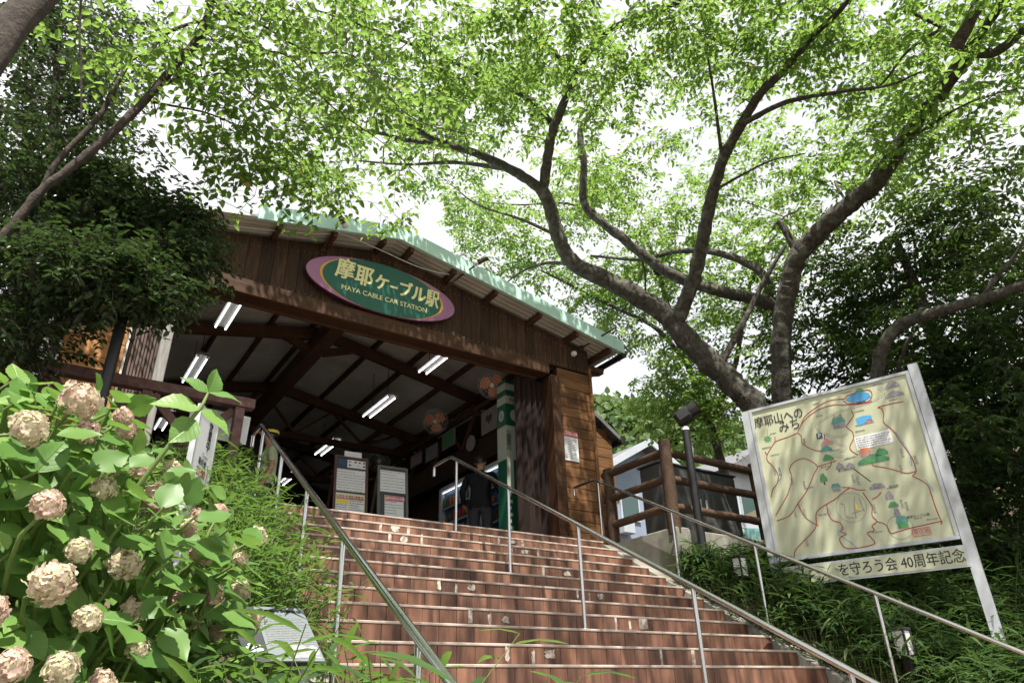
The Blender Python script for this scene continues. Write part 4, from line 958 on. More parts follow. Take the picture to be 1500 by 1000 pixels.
for i, (yy, zz, hh, mt_, lb) in enumerate(((9.3, 4.58, 0.3, 'ink_grey', 'grey scribbled poster nearest the entrance on the right lattice'), (11.5, 4.62, 0.34, 'map_green', 'greenish landscape poster on the right lattice'), (12.2, 4.55, 0.3, 'map_grey', 'grey photo poster farther along the right lattice'), (12.9, 4.6, 0.26, 'map_pink', 'pinkish photo poster deepest on the right lattice'))):
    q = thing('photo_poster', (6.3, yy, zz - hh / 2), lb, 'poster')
    mb = MB(); mb.box((6.3, yy, zz), (0.02, 0.5, hh)); mb.build('sheet', M_['ink_grey'], q)  # sheets also darkened in colour for the dim interior
    mb = MB(); mb.box((6.287, yy, zz), (0.006, 0.42, hh - 0.08)); mb.build('picture', M_[mt_], q)

# ================================================================== HANDRAILS
def handrail(name, pts, posts, label, ext=None, r=0.02):
    t = thing(name, (pts[-1][0], pts[-1][1], pts[-1][2] - 0.9), label, 'handrail', 'stainless handrails of the stairs')
    path = list(pts)
    mb = MB()
    if ext: path = ext + path
    P = []
    for i, p in enumerate(path):          # round every corner a little
        p = Vector(p)
        if 0 < i < len(path) - 1:
            a, b_ = Vector(path[i - 1]), Vector(path[i + 1])
            P += [p + (a - p).normalized() * 0.03, p + ((a - p).normalized() + (b_ - p).normalized()) * 0.009, p + (b_ - p).normalized() * 0.03]
        else: P.append(p)
    mb.tube(P, r, 14); mb.build('rail', M_['steel'], t, smooth=True)
    for top, zb in posts:
        mb = MB(); mb.tube([(top[0], top[1], zb), (top[0], top[1], top[2] - r * 0.4)], 0.0165, 12); mb.build('post', M_['steel'], t, smooth=True)
        mb = MB(); mb.lathe([(0.034, 0), (0.034, 0.006), (0.018, 0.016)], (top[0], top[1], zb), 14); mb.build('flange', M_['steel'], t, smooth=True)
    return t


def on_line(a, b, y):
    t = (y - a[1]) / (b[1] - a[1]); return tuple(a[i] + (b[i] - a[i]) * t for i in range(3))


def tread_z(y):
    k = math.ceil((Y0 - y) / TREAD - 1e-6); return Z0 - max(0, k) * RISE


a, b_ = (4.07, 7.36, 2.735), (4.07, 1.6, -0.44)
handrail('stair_handrail', [a, b_], [(on_line(a, b_, y), tread_z(y)) for y in (7.22, 6.1, 4.98, 3.72, 2.62)], 'stainless handrail running down the middle of the tiled stairs',
         ext=[(4.07, 7.80, 2.60), (4.07, 7.80, 2.735)])
a, b_ = (1.70, 7.12, 2.63), (1.42, 2.2, -0.14)
handrail('stair_handrail', [a, b_], [(on_line(a, b_, y), float(stairline(y)) + 0.03) for y in (6.98, 5.98, 5.0, 4.05, 2.9)], 'stainless handrail on the left edge of the stairs beside the bamboo grass',
         ext=[(1.70, 7.42, 2.49), (1.70, 7.42, 2.63)], r=0.022)
a, b_ = (6.55, 7.58, 2.845), (6.55, 1.5, -0.41)
handrail('stair_handrail', [a, b_], [(on_line(a, b_, y), float(stairline(y)) + 0.04) for y in (7.5, 6.17, 5.02, 3.8, 2.6)], 'stainless handrail on the right edge of the stairs in front of the map board',
         ext=[(6.55, 8.05, 2.72), (6.55, 8.05, 2.845)])

# ================================================================== LOG FENCE, WALL, CABINET
mb = MB(); mb.box((6.78, 6.87, 1.3), (0.24, 1.3, 1.25), b=0.012); mb.box((8.4, 6.3, 1.35), (3.1, 0.2, 1.1), b=0.012)
tag(mb.build('retaining_wall', M_['concrete']), 'low mossy concrete retaining wall under the log fence', 'wall')
fc = thing('log_fence', (6.72, 6.3, 1.9), 'brown log fence with three rails on the concrete wall right of the stairs', 'fence')


def log(name, a, b_, r, par=fc, n=14):
    a, b_ = Vector(a), Vector(b_); L = (b_ - a).length; k = max(6, int(L / 0.12)); pts = []; rad = []
    for i in range(k + 1):
        q = a.lerp(b_, i / k); pts.append(q + Vector((random.uniform(-1, 1), random.uniform(-1, 1), random.uniform(-1, 1))) * 0.003); rad.append(r * (1 + random.uniform(-0.035, 0.035)))
    pts = [pts[0]] + pts + [pts[-1]]; pts[0] = pts[1] + (pts[1] - pts[2]) * 0.08; pts[-1] = pts[-2] + (pts[-2] - pts[-3]) * 0.08
    rad = [r * 0.86] + rad + [r * 0.86]
    mb = MB(); mb.tube(pts, rad, n); return mb.build(name, M_['log'], par, smooth=True)


log('post', (6.72, 6.3, 1.85), (6.72, 6.3, 3.07), 0.082)
log('post', (6.76, 7.5, 1.85), (6.76, 7.5, 3.0), 0.075)
log('post', (8.5, 6.3, 1.8), (8.5, 6.3, 3.02), 0.075)
for zz in (2.93, 2.57, 2.2):
    log('rail', (6.76, 7.6, zz), (6.72, 6.36, zz), 0.054)
    log('rail', (6.78, 6.3, zz - 0.01), (9.3, 6.32, zz - 0.01), 0.054)
ec = thing('equipment_cabinet', (8.35, 7.4, Z0), 'charcoal grey metal cabinet standing behind the log fence', 'cabinet')
mb = MB(); mb.box((8.35, 7.42, Z0 + 0.62), (1.66, 0.42, 1.22), b=0.008); mb.build('body', M_['shed'], ec)
mb = MB(); mb.box((8.35, 7.42, Z0 + 1.25), (1.72, 0.48, 0.03), b=0.005); mb.build('lid', M_['shed'], ec)
for xx in (7.94, 8.77):
    mb = MB(); mb.box((xx, 7.203, Z0 + 0.62), (0.8, 0.012, 1.14), b=0.004); d_ = mb.build('door', M_['shed'], ec)
    mb = MB(); mb.box((8.3 if xx < 8.3 else 8.42, 7.19, Z0 + 0.7), (0.025, 0.02, 0.14), b=0.004); mb.build('handle', M_['alu'], d_)

# ---- black floodlight post in front of the fence
lp_ = thing('floodlight_post', (6.86, 6.02, 1.2), 'black post with a hooded floodlight in front of the log fence', 'lamp post')
mb = MB(); mb.tube([(6.86, 6.02, 1.1), (6.86, 6.02, 3.22)], [0.055, 0.05], 14); mb.build('pole', M_['black'], lp_, smooth=True)
mb = MB(); mb.tube([(6.86, 6.02, 3.16), (6.86, 6.02, 3.2)], 0.053, 14); mb.build('band', M_['white'], lp_, smooth=True)
R = Matrix.Rotation(radians(35), 3, 'Z') @ Matrix.Rotation(radians(-28), 3, 'X')
mb = MB(); mb.box((6.86, 6.02, 3.36), (0.2, 0.24, 0.2), R, b=0.05); hd = mb.build('lamp_head', M_['black'], lp_, smooth=True)
mb = MB(); mb.lathe([(0.07, -0.1), (0.09, -0.05), (0.1, 0.12), (0.105, 0.12)], Vector((6.86, 6.02, 3.36)) + R @ Vector((0, -0.1, 0)), 16, R @ Matrix.Rotation(radians(90), 3, 'X')); mb.build('hood', M_['black'], hd, smooth=True)
mb = MB(); mb.box(Vector((6.83, 5.98, 3.42)), (0.03, 0.012, 0.1), R); mb.build('sticker', M_['white'], hd)
mb = MB(); mb.box((6.93, 6.05, 2.72), (0.035, 0.02, 0.62), Matrix.Rotation(radians(8), 3, 'Y')); mb.build('wood_strip', M_['grey_post'], lp_)

# ---- garden lights in the bamboo grass
for (gx_, gy_, gz_), lb in (((6.85, 5.5, 1.33), 'small white lantern half hidden in bamboo grass left of the map board'), ((6.74, 3.76, 0.40), 'small white lantern with dark frame in the grass below the handrail')):
    t = thing('garden_light', (gx_, gy_, gz_ - 0.45), lb, 'garden light', 'garden lanterns in the right planting')
    mb = MB(); mb.box((gx_, gy_, gz_ - 0.3), (0.06, 0.06, 0.35)); mb.build('stake', M_['black'], t)
    for zz in (-0.115, 0.115):
        mb = MB(); mb.box((gx_, gy_, gz_ + zz), (0.135, 0.135, 0.03), b=0.005); mb.build('cap', M_['black'], t)
    mb = MB(); mb.box((gx_, gy_, gz_), (0.11, 0.11, 0.2)); mb.build('shade', M_['lamp_white'], t)
    for sx in (-1, 1):
        for sy in (-1, 1):
            mb = MB(); mb.box((gx_ + sx * 0.056, gy_ + sy * 0.056, gz_), (0.016, 0.016, 0.2)); mb.build('bar', M_['black'], t)

# ================================================================== TRAIL MAP BOARD
U = Vector((0.324, -0.946, 0)).normalized(); V = Vector((0, 0, 1)); N_ = U.cross(V)      # N_ points at the stairs
if N_.dot(Vector((-1, -0.3, 0))) < 0: N_ = -N_
MO = Vector((7.3, 5.31, 1.385))
mp_ = thing('map_board', (7.6, 4.43, 0.4), 'large cream trail map board in grey metal frame on two posts', 'map board')


def mrect(name, a0, a1, b0, b1, k, th, mat, par):
    mb = MB(); mb.prism([(a0, b0), (a1, b0), (a1, b1), (a0, b1)], MO + N_ * k, U, V, N_ * th); return mb.build(name, mat, par)


panel = mrect('map_panel', 0.03, 1.85, 0.03, 1.865, -0.02, 0.024, M_['map_cream'], mp_)
mrect('back_panel', 0.02, 1.86, 0.02, 1.875, -0.045, 0.024, M_['alu'], mp_)
for a0, a1, b0, b1 in ((0.0, 1.88, 0.0, 0.035), (0.0, 1.88, 1.86, 1.895), (0.0, 0.035, 0.036, 1.859), (1.845, 1.88, 0.036, 1.859)):
    mrect('frame_bar', a0, a1, b0, b1, -0.03, 0.05, M_['alu'], mp_)
for a0, a1, zt in ((-0.1, -0.005, 1.895), (1.885, 1.985, 1.965)):
    mb = MB(); mb.prism([(a0, -1.3), (a1, -1.3), (a1, zt), (a0, zt)], MO - N_ * 0.09, U, V, N_ * 0.10); mb.build('post', M_['alu'], mp_)
lowp = mrect('title_plate', 0.03, 1.90, -0.275, -0.06, -0.012, 0.03, M_['alu'], mp_)
mrect('title_face', 0.05, 1.87, -0.255, -0.08, 0.0185, 0.003, M_['map_cream'], lowp)


def mt(name, s, a, b, size, mat, bold=0.0, sx=1.0, par=panel, **k):
    return text(name, s, size, mat, par, MO + U * a + V * b + N_ * k.pop('h', 0.0085), U, V, bold=bold, sx=sx, **k)


mt('lettering', 'を守ろう会 40周年記念', 1.26, -0.172, 0.145, M_['ink'], 0.0012, 0.83, lowp, h=0.0225)
mt('lettering', '摩耶山への', 0.345, 1.70, 0.15, M_['ink'], 0.0008, 0.82)
mt('lettering', 'みち', 0.457, 1.575, 0.165, M_['ink'], 0.0008, 0.82)


def route(name, lines, w, mat, k=0.0062, close=False):
    for ln in lines:
        P = smoothpath(ln + ([ln[0]] if close else []), 4); T = np.gradient(P, axis=0); T /= np.linalg.norm(T, axis=1)[:, None] + 1e-9
        nn = np.stack([-T[:, 1], T[:, 0]], 1) * w / 2; v = []; f = []
        for p, q in zip(P, nn):
            for s in (1, -1): v.append(MO + U * float(p[0] + s * q[0]) + V * float(p[1] + s * q[1]) + N_ * k)
        for i in range(len(P) - 1): f.append((2 * i, 2 * i + 1, 2 * i + 3, 2 * i + 2))
        mb = MB(); mb.add(v, f); mb.build(name, mat, panel)


ROUTES = [[(0.539,1.48),(0.632,1.592),(0.805,1.684),(1.001,1.707),(1.126,1.674),(1.326,1.635),(1.428,1.637)],[(0.597,1.556),(0.658,1.646),(0.814,1.727),(0.988,1.771),(1.144,1.749),(1.19,1.776),(1.31,1.787),(1.426,1.784),(1.448,1.719),(1.408,1.657),(1.329,1.649),(1.179,1.674),(1.127,1.733)],[(0.536,1.466),(0.418,1.443),(0.301,1.431),(0.245,1.414),(0.184,1.353),(0.12,1.277),(0.111,1.204),(0.167,1.119),(0.202,1.009),(0.175,0.914),(0.103,0.842),(0.067,0.757)],[(0.26,1.486),(0.245,1.414)],[(0.12,1.277),(0.1,1.326)],[(0.536,1.466),(0.567,1.414),(0.562,1.326),(0.652,1.233),(0.762,1.179)],[(0.08,0.536),(0.206,0.682),(0.282,0.78),(0.356,0.936),(0.351,1.051),(0.422,1.123),(0.524,1.145),(0.609,1.098),(0.672,1.014),(0.616,0.941),(0.554,0.841),(0.479,0.744),(0.36,0.627),(0.24,0.51),(0.081,0.473)],[(0.36,0.627),(0.382,0.541),(0.417,0.454),(0.493,0.375),(0.538,0.346)],[(0.196,0.036),(0.225,0.11),(0.337,0.2),(0.46,0.287),(0.515,0.358),(0.543,0.487),(0.636,0.552),(0.778,0.607),(0.881,0.669),(0.966,0.707)],[(0.881,0.723),(0.966,0.707),(1.044,0.666),(1.119,0.651)],[(0.679,0.571),(0.669,0.466),(0.701,0.381),(0.768,0.344),(0.79,0.276),(0.757,0.242),(0.812,0.208),(0.728,0.169),(0.788,0.054),(1.056,0.06),(1.059,0.121),(1.027,0.189),(1.102,0.203),(1.091,0.255),(1.149,0.296),(1.118,0.365),(1.142,0.464),(1.114,0.547),(1.085,0.631)],[(1.149,0.296),(1.231,0.246),(1.255,0.155),(1.325,0.157),(1.444,0.175),(1.604,0.187),(1.757,0.199),(1.742,0.17)],[(1.757,0.199),(1.744,0.336),(1.74,0.485),(1.733,0.587),(1.674,0.662),(1.618,0.712),(1.664,0.755),(1.664,0.886),(1.635,0.999),(1.594,1.116),(1.555,1.249),(1.486,1.364),(1.509,1.457),(1.503,1.53),(1.471,1.553),(1.609,1.559),(1.742,1.552)],[(1.664,0.755),(1.571,0.753),(1.488,0.796),(1.383,0.852),(1.262,0.904),(1.264,0.944)],[(1.184,1.585),(1.196,1.523),(1.128,1.453),(1.09,1.405),(1.139,1.335),(1.132,1.252),(1.077,1.18),(1.076,1.123),(1.136,1.054)],[(1.161,0.539),(1.213,0.555),(1.271,0.597)],[(0.672,1.014),(0.889,1.038)],[(0.839,1.049),(0.811,0.985),(0.752,0.955)],[(0.833,1.38),(0.812,1.283)]]
ROADS = [[(1.627,1.727),(1.528,1.785),(1.57,1.7),(1.428,1.637),(1.219,1.62),(1.004,1.602),(0.829,1.543),(0.764,1.499),(0.788,1.42),(0.89,1.337),(0.947,1.237),(1.028,1.191),(1.003,1.14),(0.91,1.132),(0.888,1.095),(0.975,1.076)],[(0.89,1.337),(1.016,1.307),(1.087,1.334)]]
STREAMS = [[(0.235,1.104),(0.24,0.987),(0.175,0.914)],[(1.575,1.23),(1.616,1.111),(1.65,0.968),(1.638,0.813)],[(1.728,0.652),(1.77,0.517)],[(0.781,0.29),(0.728,0.221),(0.819,0.131),(0.884,0.046)]]
CABLE = [[(1.042, 0.923), (1.195, 0.73)]]
LAKE = [[(1.152, 1.726), (1.215, 1.769), (1.31, 1.787), (1.372, 1.776), (1.416, 1.743), (1.43, 1.695), (1.345, 1.659), (1.256, 1.668)]]
LABELS = [(0.263,1.531),(0.129,1.371),(0.215,1.262),(0.175,1.059),(0.232,1.047),(0.591,1.334),(0.35,0.908),(0.483,0.826),(0.311,0.525),(0.415,0.508),(0.529,0.79),(0.687,0.489),(0.616,0.461),(0.372,0.182),(0.838,1.772),(0.844,1.613),(1.016,1.54),(1.187,1.821),(1.232,1.675),(1.27,1.562),(1.243,1.396),(1.227,1.328),(1.538,1.826),(1.657,1.603),(1.583,0.983),(1.697,0.879),(1.527,0.809),(1.026,0.803),(1.068,0.768),(1.159,0.435),(1.134,0.185),(1.443,0.437),(1.481,0.406),(1.569,0.266),(1.386,0.627),(1.057,1.044),(0.904,1.162),(0.761,0.995),(1.03,1.036),(1.683,0.235)]
route('road_line', ROADS, 0.024, M_['ink_grey'], 0.0052); route('road_fill', ROADS, 0.014, M_['map_cream'], 0.0058)
route('stream_line', STREAMS, 0.007, M_['blue_water'], 0.0054)
route('trail_line', ROUTES, 0.0095, M_['ink_red'], 0.0066)
route('cable_line', CABLE, 0.01, M_['ink'], 0.0066)


def mpoly(name, poly, k, mat, par=panel):
    mb = MB(); mb.prism(poly, MO + N_ * k, U, V, N_ * 0.0012); return mb.build(name, mat, par)


mpoly('lake', LAKE[0], 0.0056, M_['blue_water'])
route('circle_line', [[(0.927 + 0.16 * cos(a), 0.488 + 0.165 * sin(a)) for a in np.linspace(0, 2 * pi, 18, endpoint=False)], [(1.36 + 0.125 * cos(a), 0.2 + 0.125 * sin(a)) for a in np.linspace(0, 2 * pi, 16, endpoint=False)]], 0.005, M_['ink_grey'], 0.005, True)
route('street_line', [[(0.82, 0.55), (0.86, 0.52), (0.85, 0.40), (0.93, 0.37)], [(0.99, 0.6), (0.96, 0.5), (0.95, 0.36)], [(0.92, 0.42), (1.06, 0.44)], [(1.03, 0.58), (1.05, 0.42)]], 0.008, M_['ink_grey'], 0.0052)


def hut(a, b, w, h, wall, rf):
    mpoly('map_picture', [(a - w * 0.4, b - h / 2), (a + w * 0.4, b - h / 2), (a + w * 0.4, b), (a - w * 0.4, b)], 0.0068, wall)
    mpoly('map_picture', [(a - w / 2, b), (a + w / 2, b), (a + w * 0.3, b + h / 2), (a - w * 0.3, b + h / 2)], 0.0068, rf)


def hill(a, b, w, h, mat, seed=0):
    rr = random.Random(seed); n = 9
    top = [(a + w / 2 - w * i / n, b - h / 2 + h * (0.35 + 0.65 * sin(pi * i / n)) * rr.uniform(0.75, 1)) for i in range(n + 1)]
    mpoly('map_picture', [(a - w / 2, b - h / 2), (a + w / 2, b - h / 2)] + top, 0.0068, mat)


hut(1.016, 1.475, 0.17, 0.13, M_['map_grey'], M_['map_teal']); hut(1.394, 0.25, 0.13, 0.13, M_['map_green'], M_['map_teal']); hut(0.819, 0.735, 0.11, 0.09, M_['map_grey'], M_['map_teal'])
mpoly('map_picture', [(1.215, 1.39), (1.375, 1.40), (1.38, 1.48), (1.3, 1.495), (1.21, 1.48)], 0.0068, M_['blue_water']); hill(1.34, 1.42, 0.1, 0.05, M_['map_pink'], 1)
hill(0.837, 1.285, 0.14, 0.08, M_['map_pink'], 2); hill(0.81, 1.212, 0.13, 0.08, M_['map_teal'], 3); hill(0.811, 1.103, 0.12, 0.09, M_['map_green'], 4)
hill(1.276, 0.985, 0.33, 0.11, M_['map_green'], 5); hut(1.215, 1.07, 0.13, 0.1, M_['map_pink'], M_['orange']); hill(1.38, 1.05, 0.13, 0.1, M_['map_green'], 6)
for i, (a, b) in enumerate(((0.914, 0.977), (1.019, 0.955), (1.244, 0.681), (1.338, 0.565), (1.369, 0.374), (1.679, 1.786), (1.674, 1.671))): hill(a, b, (0.09, 0.1, 0.16, 0.08, 0.06, 0.15, 0.2)[i], (0.08, 0.09, 0.08, 0.11, 0.12, 0.09, 0.08)[i], M_['map_grey'], 10 + i)
hill(1.354, 0.453, 0.1, 0.07, M_['map_green'], 20); hill(1.326, 1.815, 0.09, 0.05, M_['map_green'], 21); hill(0.706, 0.885, 0.08, 0.12, M_['map_green'], 22); mpoly('map_picture', [(0.698, 0.79), (0.714, 0.79), (0.712, 0.83), (0.70, 0.83)], 0.0068, M_['board_frame'])
st = []
for i in range(16): st.append((0.165 + (0.055 if i % 2 == 0 else 0.025) * cos(2 * pi * i / 16), 1.478 + (0.055 if i % 2 == 0 else 0.025) * sin(2 * pi * i / 16)))
mpoly('compass', st, 0.0066, M_['map_green']); route('compass_line', [[(0.175, 1.53), (0.18, 1.57), (0.185, 1.61)]], 0.005, M_['ink_grey'])
mpoly('parking_mark', [(0.74, 1.335), (0.805, 1.335), (0.805, 1.405), (0.74, 1.405)], 0.0068, M_['navy']); mt('lettering', 'P', 0.772, 1.37, 0.07, M_['paper'], 0.001, h=0.0088)
tb = mpoly('map_table', [(1.14, 1.105), (1.53, 1.12), (1.53, 1.275), (1.14, 1.26)], 0.0066, M_['paper']); print_lines(panel, MO + U * 1.335 + V * 1.19 + N_ * 0.0082, U, V, 0.36, 0.13, 5, M_['ink_grey'], 0.35, 31)
mpoly('patch', [(0.975, 0.45), (1.0, 0.45), (1.0, 0.51), (0.975, 0.51)], 0.0066, M_['yellow'])
for a0, a1, b0, b1 in ((1.46, 1.635, 0.082, 0.087), (1.46, 1.635, 0.158, 0.163), (1.46, 1.465, 0.087, 0.158), (1.63, 1.635, 0.087, 0.158)): mpoly('box_line', [(a0, b0), (a1, b0), (a1, b1), (a0, b1)], 0.0066, M_['pink'])
mt('lettering', '現在地', 1.548, 0.122, 0.062, M_['pink'], 0.0, 0.85)
mt('lettering', '摩耶ケーブル駅', 1.56, 0.285, 0.036, M_['ink'], 0.0, 0.9); mt('lettering', '虹の駅', 1.41, 0.635, 0.036, M_['ink'], 0, 0.9); mt('lettering', '星の駅', 0.93, 0.915, 0.036, M_['ink'], 0, 0.9); mt('lettering', '天上寺', 1.02, 1.56, 0.036, M_['ink'], 0, 0.9); mt('lettering', '穂高湖', 1.31, 1.655, 0.036, M_['ink'], 0, 0.9)
for i, (a, b) in enumerate(LABELS):
    vert = i in (3, 4, 5, 6, 7, 8, 9, 11, 13, 24, 25, 26, 27, 28, 29, 31, 32)
    w, h = (0.028, 0.1) if vert else (0.11, 0.024)
    print_lines(panel, MO + U * a + V * b + N_ * 0.006, U, V, w, h, 5 if vert else 1, M_['ink_grey'], 0.6, 50 + i)

# ================================================================== BEHIND THE FENCE
hb = thing('far_house', (15.7, 17.5, 1.9), 'pale blue house with a white-edged slate roof beyond the log fence', 'house')
mb = MB(); mb.prism([(14.6, 1.5), (17.6, 1.5), (17.6, 6.6), (16.1, 7.45), (14.6, 6.6)], (0, 16.2, 0), (1, 0, 0), (0, 0, 1), (0, 7, 0)); mb.build('wall', M_['house_blue'], hb)
for xa, xb in ((16.1, 14.2), (16.1, 18.0)):
    za, zb = 7.55, 7.55 - 0.567 * 1.9
    mb = MB(); mb.bar((xa, 19.5, za), (xb, 19.5, zb), 7.6, 0.12); rf = mb.build('roof', M_['slate'], hb)
    mb = MB(); mb.bar((xa, 15.68, za - 0.02), (xb, 15.68, zb - 0.02), 0.06, 0.2); mb.build('bargeboard', M_['house_white'], rf)
for xx, zz, hh in ((15.35, 5.4, 0.9), (16.7, 5.4, 0.9), (15.2, 3.4, 1.0)):
    mb = MB(); mb.box((xx, 16.17, zz), (0.8, 0.06, hh)); wn = mb.build('window', M_['house_white'], hb)
    mb = MB(); mb.box((xx, 16.13, zz), (0.66, 0.03, hh - 0.16)); mb.build('pane', M_['glass'], wn)
mb = MB(); mb.box((15.0, 16.0, 4.7), (0.45, 0.25, 0.4), b=0.02); ac = mb.build('air_conditioner', M_['house_white'], hb)
hw = thing('far_house', (24.5, 19, 1.9), 'white house with windows seen through the gap left of the map board', 'house')
mb = MB(); mb.box((25.0, 21.0, 4.9), (5.0, 6.0, 6.4)); mb.build('wall', M_['house_white'], hw)
mb = MB(); mb.prism([(22.2, 8.1), (27.8, 8.1), (25.0, 9.6)], (0, 17.6, 0), (1, 0, 0), (0, 0, 1), (0, 6.8, 0)); mb.build('roof', M_['slate'], hw)
for xx in (23.5, 25.0, 26.5):
    for zz in (6.6, 4.2):
        mb = MB(); mb.box((xx, 17.97, zz), (0.9, 0.06, 1.2)); wn = mb.build('window', M_['alu'], hw)
        mb = MB(); mb.box((xx, 17.93, zz), (0.76, 0.03, 1.04)); mb.build('pane', M_['glass'], wn)
van = thing('parked_van', (14.9, 11.6, 1.9), 'white van with teal windscreen glimpsed between fence and map board', 'van')
mb = MB(); mb.prism([(-2.0, 0.35), (2.0, 0.35), (2.0, 1.0), (1.75, 1.15), (1.15, 1.95), (-1.9, 2.0), (-2.0, 1.8)], (15.6, 11.0, Z0), (-0.94, 0.34, 0), (0, 0, 1), (0.58, 1.6, 0)); mb.build('body', M_['house_white'], van)
mb = MB(); mb.prism([(1.70, 1.20), (1.17, 1.90), (1.16, 1.90), (1.69, 1.20)], Vector((15.6, 11.0, Z0)) + Vector((0.03, 0.08, 0)) + Vector((-0.94, 0.34, 0)) * 0.02, (-0.94, 0.34, 0), (0, 0, 1), (0.52, 1.44, 0)); mb.build('windscreen', M_['glass_teal'], van)
for a0, a1 in ((0.2, 1.1), (-0.8, 0.1), (-1.75, -0.9)):
    mb = MB(); mb.prism([(a0, 1.15), (a1 + (0.25 if a0 > 0 else 0), 1.15), (a1, 1.8), (a0, 1.8)], Vector((15.6, 11.0, Z0)) - Vector((0.005, 0.015, 0)), (-0.94, 0.34, 0), (0, 0, 1), (0.01, 0.01, 0)); mb.build('side_window', M_['glass_teal'], van)
for a0 in (-1.3, 1.3):
    for off in (-0.02, 1.0):
        c_ = Vector((15.6, 11.0, Z0 + 0.33)) + Vector((-0.94, 0.34, 0)) * a0 + Vector((0.58, 1.6, 0)) * (off * 0.95)
        Rw = Vector((0.34, 0.94, 0)).to_track_quat('Z', 'Y').to_matrix()
        mb = MB(); mb.lathe([(0.2, -0.09), (0.32, -0.08), (0.33, 0), (0.32, 0.08), (0.2, 0.09)], c_, 18, Rw); wh = mb.build('wheel', M_['black'], van, smooth=True)
for off in (0.12, 0.85):
    c_ = Vector((15.6, 11.0, Z0 + 0.85)) + Vector((-0.94, 0.34, 0)) * 2.0 + Vector((0.58, 1.6, 0)) * off
    mb = MB(); mb.box(c_, (0.06, 0.28, 0.16), b=0.02); mb.build('headlight', M_['bulb'], van)

# ================================================================== LEFT TERRACE: RAILING, SIGNS, LAMP
pr = thing('terrace_railing', (0.6, 6.8, 1.8), 'faded purple brown timber railing with cross braces left of the stairs', 'railing')
piece('top_rail', (0.58, 6.8, 2.70), (1.88, 0.1, 0.1), M_['purple_wood'], pr, b=0.006)
for xx in (-0.25, 0.56, 1.39): piece('post', (xx, 6.81, 2.17), (0.09, 0.09, 0.96), M_['purple_wood'], pr, b=0.006)
for xa, xb in ((-0.2, 0.51), (0.61, 1.34)):
    for za, zb, yy in ((2.62, 1.85, 6.79), (1.85, 2.62, 6.83)):
        mb = MB(); mb.bar((xa, yy, za), (xb, yy, zb), 0.035, 0.075); mb.build('brace', M_['purple_wood'], pr)
mb = MB(); mb.box((1.25, 6.93, 2.485), (0.56, 0.012, 0.29), Matrix.Rotation(radians(2), 3, 'Y')); tag(mb.build('white_panel', M_['paper']), 'plain white panel fixed behind the end of the purple brown railing', 'panel')

os_ = thing('opening_sign', (0.785, 4.7, 0.5), 'white opening-hours sign with black characters on a grey post among the hydrangeas', 'sign')
Uo = Vector((0.49, 0.872, 0)).normalized(); No = Uo.cross(Vector((0, 0, 1))); Oo = Vector((0.785, 4.695, 1.30))
mb = MB(); mb.prism([(-0.175, 0), (0.175, 0), (0.175, 0.44), (-0.175, 0.44)], Oo - No * 0.02, Uo, (0, 0, 1), No * 0.02); pn = mb.build('panel', M_['paper'], os_)
for a0, a1, b0, b1 in ((-0.185, 0.185, -0.012, 0.004), (-0.185, 0.185, 0.436, 0.452), (-0.185, -0.172, 0.004, 0.436), (0.172, 0.185, 0.004, 0.436)):
    mb = MB(); mb.prism([(a0, b0), (a1, b0), (a1, b1), (a0, b1)], Oo - No * 0.024, Uo, (0, 0, 1), No * 0.028); mb.build('frame_bar', M_['alu'], os_)
mb = MB(); mb.box((0.785 - No.x * 0.05, 4.695 - No.y * 0.05, 0.98), (0.075, 0.075, 1.5), Matrix.Rotation(radians(60), 3, 'Z')); mb.build('post', M_['alu'], os_)
def ot(s, a, b, size, mat, bold=0.0, **k): return text('lettering', s, size, mat, pn, Oo + Uo * a + Vector((0, 0, b)) + No * 0.002, Uo, (0, 0, 1), bold=bold, **k)
ot('営業中', 0.05, 0.30, 0.075, M_['ink'], 0.0015, vertical=True, spacing=0.85); ot('Open', 0.03, 0.165, 0.05, M_['ink_grey']); ot('最終便', 0.0, 0.115, 0.05, M_['ink'], 0.0005); ot('21:00', 0.0, 0.05, 0.075, M_['ink_red'], 0.001)

pq = thing('history_plaque', (1.08, 3.6, -0.3), 'tilted pale grey history plaque with dark left strip beside the hydrangea flowers', 'plaque')
Vq = Vector((0, 0.835, 0.55)).normalized(); Uq = Vector((1, 0, 0)); Nq = Uq.cross(Vq); Oq = Vector((0.90, 3.45, 0.195))
def qrect(nm, a0, a1, b0, b1, k, th, mat, par=pq):
    mb = MB(); mb.prism([(a0, b0), (a1, b0), (a1, b1), (a0, b1)], Oq + Nq * k, Uq, Vq, Nq * th); return mb.build(nm, mat, par)
qrect('base_plate', -0.002, 0.362, -0.002, 0.502, -0.02, 0.02, M_['plate_dark']); lite = qrect('text_plate', 0.11, 0.36, 0, 0.5, 0.001, 0.003, M_['stone_plate'])
text('lettering', '歴史ある鋼索鉄道', 0.03, M_['ink'], lite, Oq + Uq * 0.235 + Vq * 0.455 + Nq * 0.005, Uq, Vq, bold=0.0008, sx=0.92); text('lettering', '摩耶ケーブル', 0.02, M_['ink'], lite, Oq + Uq * 0.18 + Vq * 0.415 + Nq * 0.005, Uq, Vq)
print_lines(lite, Oq + Uq * 0.235 + Vq * 0.26 + Nq * 0.0045, Uq, Vq, 0.22, 0.27, 17, M_['ink_grey'], 0.28, 77)
